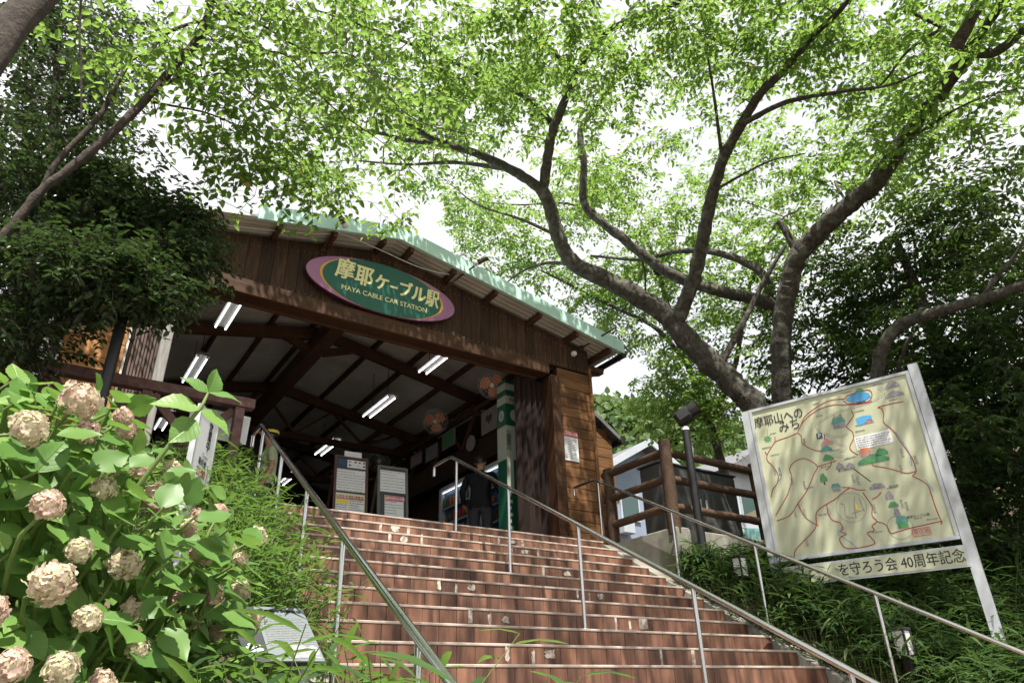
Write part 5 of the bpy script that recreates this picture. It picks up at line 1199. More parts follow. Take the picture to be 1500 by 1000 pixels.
for a, b, w, h, mt_ in ((0.035, 0.065, 0.034, 0.018, 'house_blue'), (0.03, 0.105, 0.024, 0.013, 'paper'), (0.065, 0.095, 0.03, 0.015, 'paper'), (0.045, 0.135, 0.018, 0.011, 'paper'), (0.07, 0.125, 0.02, 0.01, 'paper')):
    mb = MB(); mb.prism(ell(w, h, 24, a, b), Oq + Nq * 0.002, Uq, Vq, Nq * 0.0015); mb.build('oval_mark', M_[mt_], pq)
hillp = [(0.22, 0.02), (0.35, 0.02), (0.352, 0.11), (0.33, 0.14), (0.3, 0.12), (0.27, 0.15), (0.24, 0.13), (0.22, 0.14)]
mb = MB(); mb.prism(hillp, Oq + Nq * 0.0045, Uq, Vq, Nq * 0.0012); mb.build('photo_print', M_['map_grey'], lite)
for xx in (0.95, 1.21):
    mb = MB(); mb.box((xx, 3.6, -0.12), (0.05, 0.04, 0.78), b=0.004); mb.build('leg', M_['alu'], pq)

bl = thing('floodlight_post', (0.19, 6.0, 1.4), 'black post with a black floodlight under the dark evergreen at left', 'lamp post')
mb = MB(); mb.tube([(0.19, 6.0, 1.2), (0.19, 6.0, 3.3)], 0.045, 14); mb.build('pole', M_['black'], bl, smooth=True)
mb = MB(); mb.tube([(0.19, 6.0, 2.97), (0.33, 6.0, 2.98)], 0.025, 10); mb.build('arm', M_['black'], bl, smooth=True)
mb = MB(); mb.box((0.43, 6.0, 2.98), (0.2, 0.12, 0.09), Matrix.Rotation(radians(12), 3, 'Y'), b=0.02); hd = mb.build('lamp_head', M_['black'], bl)
mb = MB(); mb.box((0.48, 5.938, 3.0), (0.04, 0.006, 0.025)); mb.build('sticker', M_['white'], hd)

# ================================================================== PEOPLE
def person(name, loc, rz, label, joints, edges, matfun, mats, root=0, wide=1.0):
    t = thing(name, loc, label, 'person')
    me = bpy.data.meshes.new('body'); names = list(joints); me.from_pydata([joints[k][:3] for k in names], [(names.index(a), names.index(b)) for a, b in edges], [])
    o = bpy.data.objects.new('body_tmp', me); C.objects.link(o)
    sk = o.modifiers.new('skin', 'SKIN'); sk.use_smooth_shade = True
    for i, k in enumerate(names):
        d = me.skin_vertices[0].data[i]; r = joints[k][3]
        d.radius = r if isinstance(r, tuple) else (r, r); d.use_root = (i == root)
    sb = o.modifiers.new('sub', 'SUBSURF'); sb.levels = 2; sb.render_levels = 2
    dg = bpy.context.evaluated_depsgraph_get(); m2 = bpy.data.meshes.new_from_object(o.evaluated_get(dg)); bpy.data.objects.remove(o)
    m2.materials.clear()
    for m_ in mats: m2.materials.append(m_)
    for p in m2.polygons: p.material_index = matfun(p.center); p.use_smooth = True
    M = Matrix.Translation(loc) @ Matrix.Rotation(rz, 4, 'Z')
    for vv in m2.vertices:
        if vv.co.z < 1.5: vv.co.x *= wide; vv.co.y *= wide
    link('body', m2, t, M); return t, M


def skeleton(arm_l, arm_r, stride=0.0, head=(0.02, 0.0)):
    hx, hy = head
    J = dict(pelvis=(0, 0, 0.95, (0.15, 0.12)), spine=(0, 0, 1.12, (0.145, 0.11)), chest=(0, 0, 1.31, (0.185, 0.13)), collar=(0, 0, 1.44, (0.1, 0.08)), neck=(0.01, 0, 1.51, 0.052),
             jaw=(hx + 0.015, hy, 1.575, (0.072, 0.08)), skull=(hx, hy, 1.65, (0.08, 0.098)), crown=(hx - 0.01, hy, 1.71, (0.062, 0.078)), nose=(hx + 0.105, hy, 1.625, 0.014))
    E = [('pelvis', 'spine'), ('spine', 'chest'), ('chest', 'collar'), ('collar', 'neck'), ('neck', 'jaw'), ('jaw', 'skull'), ('skull', 'crown'), ('skull', 'nose')]
    for s, sg, arm in (('l', 1, arm_l), ('r', -1, arm_r)):
        sh_, el, wr, hn = arm
        J['sh' + s] = (0, sg * 0.175, 1.405, 0.068); J['el' + s] = (el[0], sg * el[1], el[2], 0.046); J['wr' + s] = (wr[0], sg * wr[1], wr[2], 0.031); J['pa' + s] = (hn[0], sg * hn[1], hn[2], (0.038, 0.02))
        E += [('chest', 'sh' + s), ('sh' + s, 'el' + s), ('el' + s, 'wr' + s), ('wr' + s, 'pa' + s)]
        d = Vector(hn) - Vector(wr); d.normalize()
        for i, (sp, ln) in enumerate(((-0.026, 0.062), (-0.009, 0.075), (0.009, 0.07), (0.026, 0.055))):
            p1 = Vector(hn) + d * (0.04 + ln * 0.5) + Vector((0.3, 0, 0.1)) * sp + Vector((sp * 0.9, -0.006, 0)); p2 = p1 + d * ln * 0.5 + Vector((0.008, -0.018, 0))
            J[f'f{i}{s}'] = (p1.x, sg * p1.y, p1.z, 0.0095); J[f'g{i}{s}'] = (p2.x, sg * p2.y, p2.z, 0.008)
            E += [('pa' + s, f'f{i}{s}'), (f'f{i}{s}', f'g{i}{s}')]
        p1 = (Vector(wr) * 0.6 + Vector(hn) * 0.4) + Vector((0.045, -0.01, 0)); p2 = p1 + d * 0.045 + Vector((0.012, -0.005, 0))
        J['t0' + s] = (p1.x, sg * p1.y, p1.z, 0.011); J['t1' + s] = (p2.x, sg * p2.y, p2.z, 0.009); E += [('wr' + s, 't0' + s), ('t0' + s, 't1' + s)]
        J['hip' + s] = (0, sg * 0.09, 0.88, 0.098); J['kn' + s] = (0.02 + sg * stride, sg * 0.1, 0.5, 0.064); J['an' + s] = (-0.02 + sg * stride * 1.5, sg * 0.1, 0.085, 0.043); J['to' + s] = (0.14 + sg * stride * 1.5, sg * 0.11, 0.045, (0.045, 0.035))
        E += [('pelvis', 'hip' + s), ('hip' + s, 'kn' + s), ('kn' + s, 'an' + s), ('an' + s, 'to' + s)]
    return J, E


def head_parts(t, M, hair=True, hx=0.02):
    for s in (-1, 1):
        mb = MB(); mb.lathe([(0.0, -0.012), (0.02, -0.008), (0.022, 0.004), (0.0, 0.012)], (0, 0, 0), 10, Matrix.Rotation(radians(90), 3, 'X')); mb.v = [tuple(M @ (Vector(p) * 1.2 + Vector((hx - 0.005, s * 0.083, 1.635)))) for p in mb.v]; mb.build('ear', M_['skin'], t, smooth=True)
        mb = MB(); mb.box((0, 0, 0), (0.012, 0.026, 0.012), b=0.004); mb.v = [tuple(M @ (Vector(p) + Vector((hx + 0.083, s * 0.032, 1.652)))) for p in mb.v]; mb.build('eye', M_['hair'], t)
    mb = MB(); mb.box((0, 0, 0), (0.012, 0.045, 0.008), b=0.003); mb.v = [tuple(M @ (Vector(p) + Vector((hx + 0.088, 0, 1.583)))) for p in mb.v]; mb.build('mouth', M_['pink'], t)
    if hair:
        v = []; f = []; nu, nv = 20, 9
        for j in range(nv):
            for i in range(nu):
                a = 2 * pi * i / nu; ph = (j / (nv - 1)) * (radians(62) + radians(48) * (0.5 - 0.5 * cos(a)))
                r = 1 + 0.03 * sin(7 * a + j)
                v.append(M @ Vector((hx - 0.008 + 0.104 * r * sin(ph) * cos(a), 0.094 * r * sin(ph) * sin(a), 1.648 + 0.118 * cos(ph))))
        for j in range(nv - 1):
            for i in range(nu): f.append((j * nu + i, j * nu + (i + 1) % nu, (j + 1) * nu + (i + 1) % nu, (j + 1) * nu + i))
        mb = MB(); mb.add(v, f); mb.build('hair', M_['hair'], t, smooth=True)


J, E_ = skeleton(((0, 0, 0), (-0.04, 0.25, 1.14), (0.10, 0.26, 0.96), (0.17, 0.25, 0.92)), ((0, 0, 0), (-0.03, 0.27, 1.15), (0.06, 0.32, 0.96), (0.09, 0.33, 0.90)), 0.02)
def mf_black(c):
    if c.z > 1.5 or (c.z < 0.97 and abs(c.y) > 0.2 and c.z > 0.75): return 0
    return 1 if c.z > 0.86 else (2 if c.z > 0.09 else 3)
pt, PM = person('person', (5.86, 9.6, Z0), radians(42), 'person in black jacket seen from behind at the vending machines', J, E_, mf_black, [M_['skin'], M_['jacket'], M_['trouser'], M_['black']], wide=1.2)
head_parts(pt, PM)
bg = thing('shoulder_bag', tuple(PM @ Vector((0.1, -0.34, 0.6))), 'dark patterned bag held at the right side of the person in black', 'bag')
mb = MB(); mb.box((0.1, -0.36, 0.73), (0.3, 0.1, 0.26), b=0.03); mb.v = [tuple(PM @ Vector(p)) for p in mb.v]; mb.build('body', M_['can_brown'], bg)
for i in range(7):
    mb = MB(); mb.box((random.uniform(-0.02, 0.22), -0.413, random.uniform(0.64, 0.83)), (0.05, 0.006, 0.03)); mb.v = [tuple(PM @ Vector(p)) for p in mb.v]; mb.build('pattern_patch', M_['can_white'], bg)
mb = MB(); mb.tube([PM @ Vector(p) for p in ((-0.01, -0.36, 0.85), (0.04, -0.35, 0.93), (0.1, -0.34, 0.955), (0.16, -0.35, 0.93), (0.2, -0.36, 0.85))], 0.01, 8); mb.build('handle', M_['black'], bg)

J, E_ = skeleton(((0, 0, 0), (-0.03, 0.23, 1.14), (0.06, 0.23, 0.9), (0.08, 0.23, 0.83)), ((0, 0, 0), (-0.05, 0.23, 1.14), (0.02, 0.24, 0.89), (0.05, 0.24, 0.82)), 0.03)
def mf_green(c):
    if c.z > 1.49 or (c.z < 1.22 and abs(c.y) > 0.185 and c.z > 0.72): return 0
    return 1 if c.z > 0.9 else (2 if c.z > 0.09 else 3)
pt, PM = person('person', (2.56, 10.05, Z0), radians(172), 'person in pale green T-shirt and yellow-banded cap behind the left handrail', J, E_, mf_green, [M_['skin'], M_['shirt'], M_['trouser'], M_['black']])
head_parts(pt, PM)
mb = MB(); mb.lathe([(0.108, 0), (0.11, 0.03), (0.095, 0.075), (0.05, 0.1), (0.0, 0.105)], (0.012, 0, 1.682), 20); mb.v = [tuple(PM @ Vector(p)) for p in mb.v]; cp = mb.build('cap', M_['hair'], pt, smooth=True)
mb = MB(); mb.lathe([(0.113, 0.0), (0.115, 0.015), (0.113, 0.04), (0.109, 0.04)], (0.012, 0, 1.684), 24); mb.v = [tuple(PM @ Vector(p)) for p in mb.v]; mb.build('cap_band', M_['yellow'], cp, smooth=True)
mb = MB(); mb.prism([(0.1, -0.08), (0.16, -0.065), (0.19, 0.0), (0.16, 0.065), (0.1, 0.08)], (0.0, 0, 1.684), (1, 0, 0), (0, 1, 0), (0, 0, 0.008)); mb.v = [tuple(PM @ Vector(p)) for p in mb.v]; mb.build('cap_brim', M_['yellow'], cp)

# ================================================================== VEGETATION
def leaves(P, D, N, L, W, rnd, droop=0.12, fold=0.12):
    """leaf blades: base P, direction D, face normal N, length L, width W -> verts, quads, random value"""
    P, D, N = (np.asarray(q, float) for q in (P, D, N)); n = len(P)
    D = D / (np.linalg.norm(D, axis=1)[:, None] + 1e-9); S = np.cross(D, N); S /= np.linalg.norm(S, axis=1)[:, None] + 1e-9; N = np.cross(S, D)
    L = np.broadcast_to(L, n)[:, None]; W = np.broadcast_to(W, n)[:, None]
    def pt(t, w, h): return P + D * L * t + S * W * w + N * L * h
    V = np.stack([pt(0, 0, 0), pt(0.32, 0.5, fold), pt(0.68, 0.38, fold * 0.6 - droop * 0.5), pt(1, 0, -droop), pt(0.68, -0.38, fold * 0.6 - droop * 0.5), pt(0.32, -0.5, fold)], 1).reshape(-1, 3)
    b = (np.arange(n) * 6)[:, None]
    F = np.stack([b + np.array([0, 1, 2, 3]), b + np.array([0, 3, 4, 5])], 1).reshape(-1, 4)
    return V, F, np.repeat(rnd, 6)


def rvec(n): v = rng.normal(size=(n, 3)); return v / np.linalg.norm(v, axis=1)[:, None]


def pt_tube(name, paths, mat, par, n=6, smooth=True):
    V = []; F = []; off = 0
    for pts, rad in paths:
        v, f = tubedata(pts, rad, n, False); V.append(v); F.append(np.array(f) + off); off += len(v)
    o_ = link(name, mesh_np(name, np.concatenate(V), np.concatenate(F), mat, smooth=smooth), par); return o_


def grow(limbs, ells, twl=(0.22, 0.5), ntw=4, sp=0.05, droop=-0.15, wig=0.09):
    """twigs reach from the limbs to points scattered through the crown; leaf positions along the last twiglets"""
    nodes = []
    for l in limbs:
        S = smoothpath(l, 5)
        for p in S: nodes.append((p[0], p[1], p[2], p[3]))
    nodes = np.array(nodes); A = []
    for cx, cy, cz, rx, ry, rz, n in ells:
        u = rvec(n) * (rng.random(n) ** (1 / 2.2))[:, None]; A.append(u * (rx, ry, rz) + (cx, cy, cz))
    A = np.concatenate(A); d0 = np.array([np.min(np.linalg.norm(nodes[:, :3] - a, axis=1)) for a in A]); A = A[np.argsort(d0)]
    cap = len(nodes) + len(A) * 4; NB = np.zeros((cap, 4)); NB[:len(nodes)] = nodes; m = len(nodes)
    twigs = []; lp = []; ld = []
    for a in A:
        d = np.linalg.norm(NB[:m, :3] - a, axis=1) + 0.25 * np.maximum(0, NB[:m, 2] - a[2]); i = int(np.argmin(d)); b0 = NB[i]; L = np.linalg.norm(b0[:3] - a)
        if L < 0.05: continue
        mid = (b0[:3] + a) / 2 + rng.normal(size=3) * wig * L + np.array([0, 0, 0.08 * L])
        pts = smoothpath(np.array([b0[:3], mid, a]), 3); r0_ = min(b0[3] * 0.75, 0.008 + 0.015 * L); rad = np.linspace(r0_, max(0.0025, r0_ * 0.45), len(pts))
        twigs.append((pts, rad))
        for p, r in list(zip(pts, rad))[2::2]: NB[m] = (*p, r); m += 1
        base = a - b0[:3]; base /= np.linalg.norm(base)
        for k in range(ntw):
            dr = base * 0.5 + rng.normal(size=3) * 0.75; dr[2] = dr[2] * 0.55 + droop; dr /= np.linalg.norm(dr); tl = rng.uniform(*twl)
            st = pts[int(rng.integers(len(pts) // 2, len(pts)))]
            e = st + dr * tl; mm = (st + e) / 2 + rng.normal(size=3) * 0.03 + np.array([0, 0, 0.04 * tl]); tp = smoothpath(np.array([st, mm, e]), 2)
            twigs.append((tp, np.linspace(0.0032, 0.0014, len(tp))))
            q = np.arange(0.12, 1.0, sp / tl)
            for j, t in enumerate(q):
                x_ = t * (len(tp) - 1); i0 = min(int(x_), len(tp) - 2); p = tp[i0] + (tp[i0 + 1] - tp[i0]) * (x_ - i0)
                side = np.array((dr[1], -dr[0], 0.0)); side /= hypot(side[0], side[1]) + 1e-9
                lp.append(p); ld.append(dr * rng.uniform(0.2, 0.6) + side * (1 if j % 2 else -1) * rng.uniform(0.5, 1) + np.array([0, 0, rng.uniform(-0.55, 0.1)]))
    return twigs, np.array(lp), np.array(ld)


def tree(name, loc, label, limbs, ells, bark, leafmat, L, Wr, trunk_n=1, group=None, ntw=4, sp=0.05, up=0.75, ns=16, twl=(0.22, 0.5), droop=-0.15, ld_droop=0.14):
    t = thing(name, loc, label, 'tree', group)
    for i, l in enumerate(limbs):
        S = smoothpath(l, 9); P = S[:, :3].copy(); k = len(P)
        r = S[:, 3] * (1 + 0.03 * np.sin(np.arange(k) * 0.9 + i)); P[1:-1] += rng.normal(size=(k - 2, 3)) * r[1:-1, None] * 0.045
        v, f = tubedata(P, r, ns, True); v = np.array(v); ax = np.repeat(P, ns, 0); dv = v - ax
        lump = 0.05 * np.sin(v[:, 0] * 23 + v[:, 2] * 9) * np.sin(v[:, 1] * 27 - v[:, 2] * 13) + 0.045 * np.sin(v[:, 2] * 31 + v[:, 0] * 17) + 0.035 * rng.normal(size=len(v))      # burrs and ridges
        v = ax + dv * (1 + lump)[:, None]; mb = MB(); mb.add(v.tolist(), f); mb.build('trunk' if i < trunk_n else 'limb', bark, t, smooth=True)
    tw, lp, ld = grow(limbs, ells, twl, ntw, sp, droop)
    tag(pt_tube('twigs', tw, M_['twig'], t, 4), kind='stuff')
    n = len(lp); N = rvec(n) * 0.55 + np.array([0, 0, up]); sz = L * rng.uniform(0.65, 1.15, n)
    V, F, r = leaves(lp, ld, N, sz, sz * Wr, np.where(rng.random(n) < 0.006, 1.0, np.clip(rng.normal(0.4, 0.2, n), 0, 0.8)), droop=ld_droop)
    tag(link('crown', mesh_np('crown', V, F, leafmat, {'rnd': r}), t), kind='stuff')
    return n


tot = 0
tot += tree('cherry_tree', (9.37, 6.32, 1.6), 'big old cherry tree leaning left from behind the map board over the stairs', LIMBS['T1'], CROWNS['C1'], M_['bark'], M_['leaf_cherry'], 0.112, 0.5, ntw=4, sp=0.055)
tot += tree('cherry_tree', (10.33, 7.21, 1.85), 'upright cherry tree with a cut stub, its limb rising to the top right', LIMBS['T2'], CROWNS['C2'], M_['bark'], M_['leaf_cherry'], 0.118, 0.5, ntw=4, sp=0.055)
tot += tree('cherry_tree', (-0.88, 5.83, 1.8), 'slender cherry tree at upper left with long thin hanging twigs', LIMBS['T0'] + LIMBS['TC'][:0], CROWNS['C0'], M_['bark_dark'], M_['leaf_cherry'], 0.095, 0.52, sp=0.06, ntw=2)
tot += tree('cherry_tree', (12.6, 9.4, 1.9), 'background cherry tree with small leaves between the station corner and the big trunks', LIMBS['T4'], CROWNS['C4'], M_['bark'], M_['leaf_cherry'], 0.12, 0.5, ntw=4, sp=0.055, ns=10)
tot += tree('evergreen_tree', (-0.6, 6.7, 1.8), 'dense dark glossy evergreen in front of the station at left', [[(-0.62, 6.75, 1.5, 0.09), (-0.58, 6.7, 2.6, 0.085), (-0.5, 6.65, 3.3, 0.075), (-0.62, 6.85, 4.3, 0.06), (-0.85, 7.1, 5.6, 0.045), (-1.1, 7.3, 6.8, 0.03)], [(-0.52, 6.65, 3.1, 0.045), (-0.2, 6.6, 3.5, 0.035), (0.2, 6.55, 3.8, 0.02), (0.5, 6.5, 3.9, 0.01)], [(-0.55, 6.68, 2.9, 0.035), (-0.2, 6.5, 3.0, 0.025), (0.15, 6.4, 3.1, 0.012)]],
            CROWNS['EL'], M_['bark_dark'], M_['leaf_ever'], 0.075, 0.5, ntw=5, sp=0.036, twl=(0.15, 0.36), up=0.9, droop=-0.05)
tot += tree('evergreen_tree', (9.43, 5.27, 1.9), 'dark evergreen with a thick bent bough rising right of the map board', LIMBS['T3'] + [[(11.2, 4.6, 2.2, 0.2), (11.3, 4.5, 4.0, 0.16), (11.5, 4.6, 5.8, 0.1), (11.6, 4.7, 7.2, 0.05)]], CROWNS['ER'], M_['bark'], M_['leaf_right'], 0.115, 0.5, ntw=5, sp=0.045, twl=(0.25, 0.6), up=0.9)
# near trunk at the upper left corner of the view, beside the path
tc_ = thing('cherry_tree', (-0.85, 3.45, -0.3), 'thick dark trunk rising through the top left corner', 'tree')
S = smoothpath([(-0.9, 3.3, -0.9, 0.14), (-0.95, 3.4, 0.6, 0.11)] + [tuple(p) for p in LIMBS['TC'][0]] + [(-0.3, 3.6, 5.2, 0.07), (0.3, 3.4, 6.5, 0.05)], 6)
v, f = tubedata(S[:, :3], S[:, 3], 14, True); mb = MB(); mb.add(v, f); mb.build('trunk', M_['bark_dark'], tc_, smooth=True)
tw, lp, ld = grow([[tuple(q) for q in S[-12:]]], [(0.4, 3.2, 7.0, 1.3, 1.3, 0.6, 34)])
tag(pt_tube('twigs', tw, M_['twig'], tc_, 4), kind='stuff'); n = len(lp); N = rvec(n) * 0.5 + np.array([0, 0, 0.75]); sz = 0.09 * rng.uniform(0.7, 1.15, n)
V, F, r = leaves(lp, ld, N, sz, sz * 0.5, rng.random(n) * 0.8); tag(link('crown', mesh_np('crown', V, F, M_['leaf_cherry'], {'rnd': r}), tc_), kind='stuff')

# ---- bamboo grass
def bamboo(name, spots, label, Lr=(0.14, 0.24), hr=(0.25, 0.55), nl=(6, 10), mat='leaf_bamboo', lean=0.25, wr=(0.10, 0.15)):
    P = []; D = []; Ls = []; R_ = []; stems = []
    for (x_, y_) in spots:
        z_ = float(ground_h(x_, y_)); h = rng.uniform(*hr); ln = rng.normal(size=2) * lean * h
        top = np.array([x_ + ln[0], y_ + ln[1], z_ + h]); bs = np.array([x_, y_, z_ - 0.03]); mid = (top + bs) / 2 + np.array([-ln[0] * 0.15, -ln[1] * 0.15, 0.03])
        pts = smoothpath(np.array([bs, mid, top]), 2); stems.append((pts, np.linspace(0.004, 0.0018, len(pts))))
        k = int(rng.integers(*nl)); a0 = rng.uniform(0, 2 * pi); base = rng.uniform(0.25, 0.75)
        for j in range(k):
            a = a0 + 2.4 * j; t = 1 - 0.5 * (j / k) ** 1.2; x2 = t * (len(pts) - 1); i0 = min(int(x2), len(pts) - 2); p = pts[i0] + (pts[i0 + 1] - pts[i0]) * (x2 - i0)
            el = rng.uniform(-0.25, 0.75)
            P.append(p); D.append((cos(a) * cos(el), sin(a) * cos(el), sin(el))); Ls.append(rng.uniform(*Lr)); R_.append(np.clip(base + rng.normal() * 0.18, 0, 1))
    P, D, Ls = np.array(P), np.array(D), np.array(Ls); n = len(P); N = rvec(n) * 0.3 + np.array([0, 0, 1.0])
    D_ = D / np.linalg.norm(D, axis=1)[:, None]; S = np.cross(D_, N); S /= np.linalg.norm(S, axis=1)[:, None]; N = np.cross(S, D_); W = Ls * rng.uniform(*wr, n)
    L_ = Ls[:, None]; dz = np.array([0, 0, -1.0]); dr = rng.uniform(0.15, 0.45, n)[:, None]
    def q(t, w): return P + D_ * L_ * t + S * W[:, None] * w + dz * L_ * dr * t * t + N * W[:, None] * abs(w) * 0.25
    V = np.stack([q(0, 0), q(0.2, 0.42), q(0.5, 0.5), q(0.8, 0.28), q(1, 0), q(0.8, -0.28), q(0.5, -0.5), q(0.2, -0.42), q(0.5, 0)], 1).reshape(-1, 3)
    b = (np.arange(n) * 9)[:, None]; F = np.stack([b + np.array(i) for i in ((0, 1, 2, 8), (8, 2, 3, 4), (0, 8, 6, 7), (8, 4, 5, 6))], 1).reshape(-1, 4)
    t = thing(name, (float(P[:, 0].mean()), float(P[:, 1].mean()), float(P[:, 2].min())), label, 'bamboo grass'); t['kind'] = 'stuff'
    tag(link('blades', mesh_np('blades', V, F, M_[mat], {'rnd': np.repeat(R_, 9)}), t), kind='stuff'); tag(pt_tube('stems', stems, M_['stem'], t, 4), kind='stuff')
    return n


def scatter(x0, x1, y0, y1, n, cond=None):
    out = []
    while len(out) < n:
        p = (rng.uniform(x0, x1), rng.uniform(y0, y1))
        if cond is None or cond(*p): out.append(p)
    return out


tot += bamboo('bamboo_grass', scatter(6.5, 9.0, 1.9, 6.15, 2100, lambda x, y: not (x > 8.4 and y > 5.6) and not (x < 6.95 and (abs(y - 3.7) < 0.09 or abs(y - 5.38) < 0.08))), 'dense dark bamboo grass covering the slope under the map board', (0.15, 0.27), (0.28, 0.55), mat='leaf_bamboo_shade')
tot += bamboo('bamboo_grass', scatter(8.8, 15, 1.5, 6.8, 650), 'shaded bamboo grass on the bank right of the map board', (0.2, 0.32), (0.4, 0.8), mat='leaf_bamboo_shade')
tot += bamboo('bamboo_grass', scatter(0.85, 1.52, 3.9, 6.7, 520), 'green bamboo grass between hydrangea and left handrail', (0.1, 0.2), (0.3, 0.75))
tot += bamboo('bamboo_grass', scatter(0.55, 1.62, 2.0, 3.35, 230, lambda x, y: not (y > 2.75 and 0.6 < x < 1.35)), 'bright long-bladed bamboo grass at the bottom beside the plaque', (0.14, 0.26), (0.35, 0.72))
tot += bamboo('bamboo_grass', scatter(1.14, 1.62, 1.9, 2.75, 85), 'large bright bamboo leaves in the foreground against the lowest steps', (0.17, 0.28), (0.72, 0.97), wr=(0.13, 0.19))
tot += bamboo('bamboo_grass', scatter(-0.9, 0.9, 4.6, 6.6, 260), 'bamboo grass on the bank below the terrace railing', (0.1, 0.2), (0.3, 0.6))

# ---- hydrangea bush
HS = 1.35
HEADS = [(0.018,2.117,0.762,0.139),(-0.07,1.937,0.609,0.115),(0.053,2.123,0.682,0.08),(0.171,2.496,0.826,0.085),(0.144,2.423,0.676,0.085),(0.256,2.537,0.735,0.08),(0.344,2.606,0.75,0.085),(0.126,2.145,0.541,0.09),(0.279,2.299,0.568,0.122),(0.011,1.96,0.44,0.098),(0.324,2.296,0.443,0.096),(0.217,2.165,0.353,0.112),(0.445,2.389,0.439,0.1),(0.585,2.702,0.522,0.088),(0.059,1.935,0.268,0.12),(0.707,2.781,0.59,0.09),(0.5,2.394,0.318,0.092),(0.655,2.709,0.38,0.094),(0.477,2.566,0.259,0.082),(0.715,2.722,0.289,0.08),(0.646,2.682,0.287,0.08),(0.292,2.175,0.15,0.082),(0.118,1.944,0.091,0.1),(0.024,1.787,0.09,0.09),(0.216,2.069,0.068,0.08),(0.42,2.539,0.321,0.07),(0.461,2.649,0.612,0.075),(0.577,2.675,0.428,0.07),(0.10,2.05,0.36,0.085),(0.27,2.22,0.25,0.085),(0.36,2.33,0.16,0.08),(0.40,2.42,0.52,0.075),(0.14,2.3,0.80,0.08),(0.22,2.35,0.66,0.075),(0.50,2.5,0.60,0.07),(0.55,2.5,0.22,0.075),(-0.04,1.9,0.20,0.09),(0.62,2.62,0.47,0.075),(0.15,2.0,0.20,0.085)]
hy = thing('hydrangea_bush', (0.4, 3.1, -0.4), 'large hydrangea bush with faded pink and cream flower heads at lower left', 'bush')
heads_me = []
for vv in range(4):
    n = 112; i = np.arange(n); ph = np.arccos(1 - 1.72 * (i + 0.5) / n); th = i * 2.39996 + vv
    d = np.stack([np.sin(ph) * np.cos(th), np.sin(ph) * np.sin(th), np.cos(ph)], 1); P = d * (0.47 + rng.normal(size=n)[:, None] * 0.045) * np.array([1, 0.92, 0.82])
    Vs = []; Fs = []; Rs = []; c0 = 0
    base = np.clip(rng.normal(0.5, 0.28, n), 0, 1)
    for k in range(n):
        nrm = d[k] + rng.normal(size=3) * 0.34; nrm /= np.linalg.norm(nrm); ref = rvec(1)[0]; x_ = np.cross(nrm, ref); x_ /= np.linalg.norm(x_); y_ = np.cross(nrm, x_)
        for q in range(4):
            a = q * pi / 2; e1 = x_ * cos(a) + y_ * sin(a); e2 = np.cross(nrm, e1); s = 0.108 * rng.uniform(0.85, 1.2)
            b0 = P[k]
            h1, h2 = rng.uniform(0.02, 0.16), rng.uniform(-0.12, 0.22); cv = np.clip(base[k] + rng.normal() * 0.06, 0, 1)
            Vs += [b0, b0 + e1 * s * 0.38 + e2 * s * 0.46 + nrm * s * h1, b0 + e1 * s * 0.88 + e2 * s * 0.46 + nrm * s * (h1 + h2 * 0.5), b0 + e1 * s * 1.12 + nrm * s * h2, b0 + e1 * s * 0.88 - e2 * s * 0.46 + nrm * s * (h1 + h2 * 0.5), b0 + e1 * s * 0.38 - e2 * s * 0.46 + nrm * s * h1]
            Fs += [(c0, c0 + 1, c0 + 2, c0 + 3), (c0, c0 + 3, c0 + 4, c0 + 5)]; c0 += 6; ed = np.clip(cv + rng.normal() * 0.25, 0, 1); Rs += [np.clip(cv + 0.2, 0, 1), cv, ed, ed, ed, cv]
    heads_me.append(mesh_np('flower_head', np.array(Vs), np.array(Fs), M_['petal'], {'rnd': np.array(Rs)}))
leaf_me = []
for vv in range(4):
    nu, nv = 13, 5; Vv = []; Ff = []
    prof = [0.04, 0.20, 0.35, 0.44, 0.49, 0.50, 0.48, 0.44, 0.38, 0.30, 0.20, 0.09, 0.0]
    bend = (0.10, 0.22, 0.3, 0.16)[vv]; fold = (0.10, 0.16, 0.06, 0.2)[vv]
    for i in range(nu):
        t_ = i / (nu - 1)
        for j in range(nv):
            s_ = (j - 2) / 2; w = prof[i] * 0.68 * s_ * (1 + (0.09 if (i % 2 and abs(s_) == 1) else 0))
            Vv.append((w, t_, fold * abs(w) * 1.4 - bend * t_ * t_ + 0.02 * sin(9 * t_ + vv) * abs(s_)))
    for i in range(nu - 1):
        for j in range(nv - 1): Ff.append((i * nv + j, i * nv + j + 1, (i + 1) * nv + j + 1, (i + 1) * nv + j))
    leaf_me.append(mesh_np('leaf', np.array(Vv), np.array(Ff), M_['leaf_hyd'], None, True))


def frame_from(d, nrm):
    d = Vector(d).normalized(); n_ = Vector(nrm); n_ = (n_ - d * n_.dot(d)).normalized(); x_ = d.cross(n_)
    return Matrix((x_, d, n_)).transposed()


nleaf = 0; stems = []; extra = []


def put_leaf(p, d, nrm, L):
    global nleaf
    if nleaf < 300:
        R = frame_from(d, nrm).to_4x4(); link('leaf', leaf_me[int(rng.integers(4))], hy, Matrix.Translation(p) @ R @ Matrix.Scale(L, 4)); nleaf += 1
    else: extra.append((tuple(p), tuple(d), tuple(nrm), L))


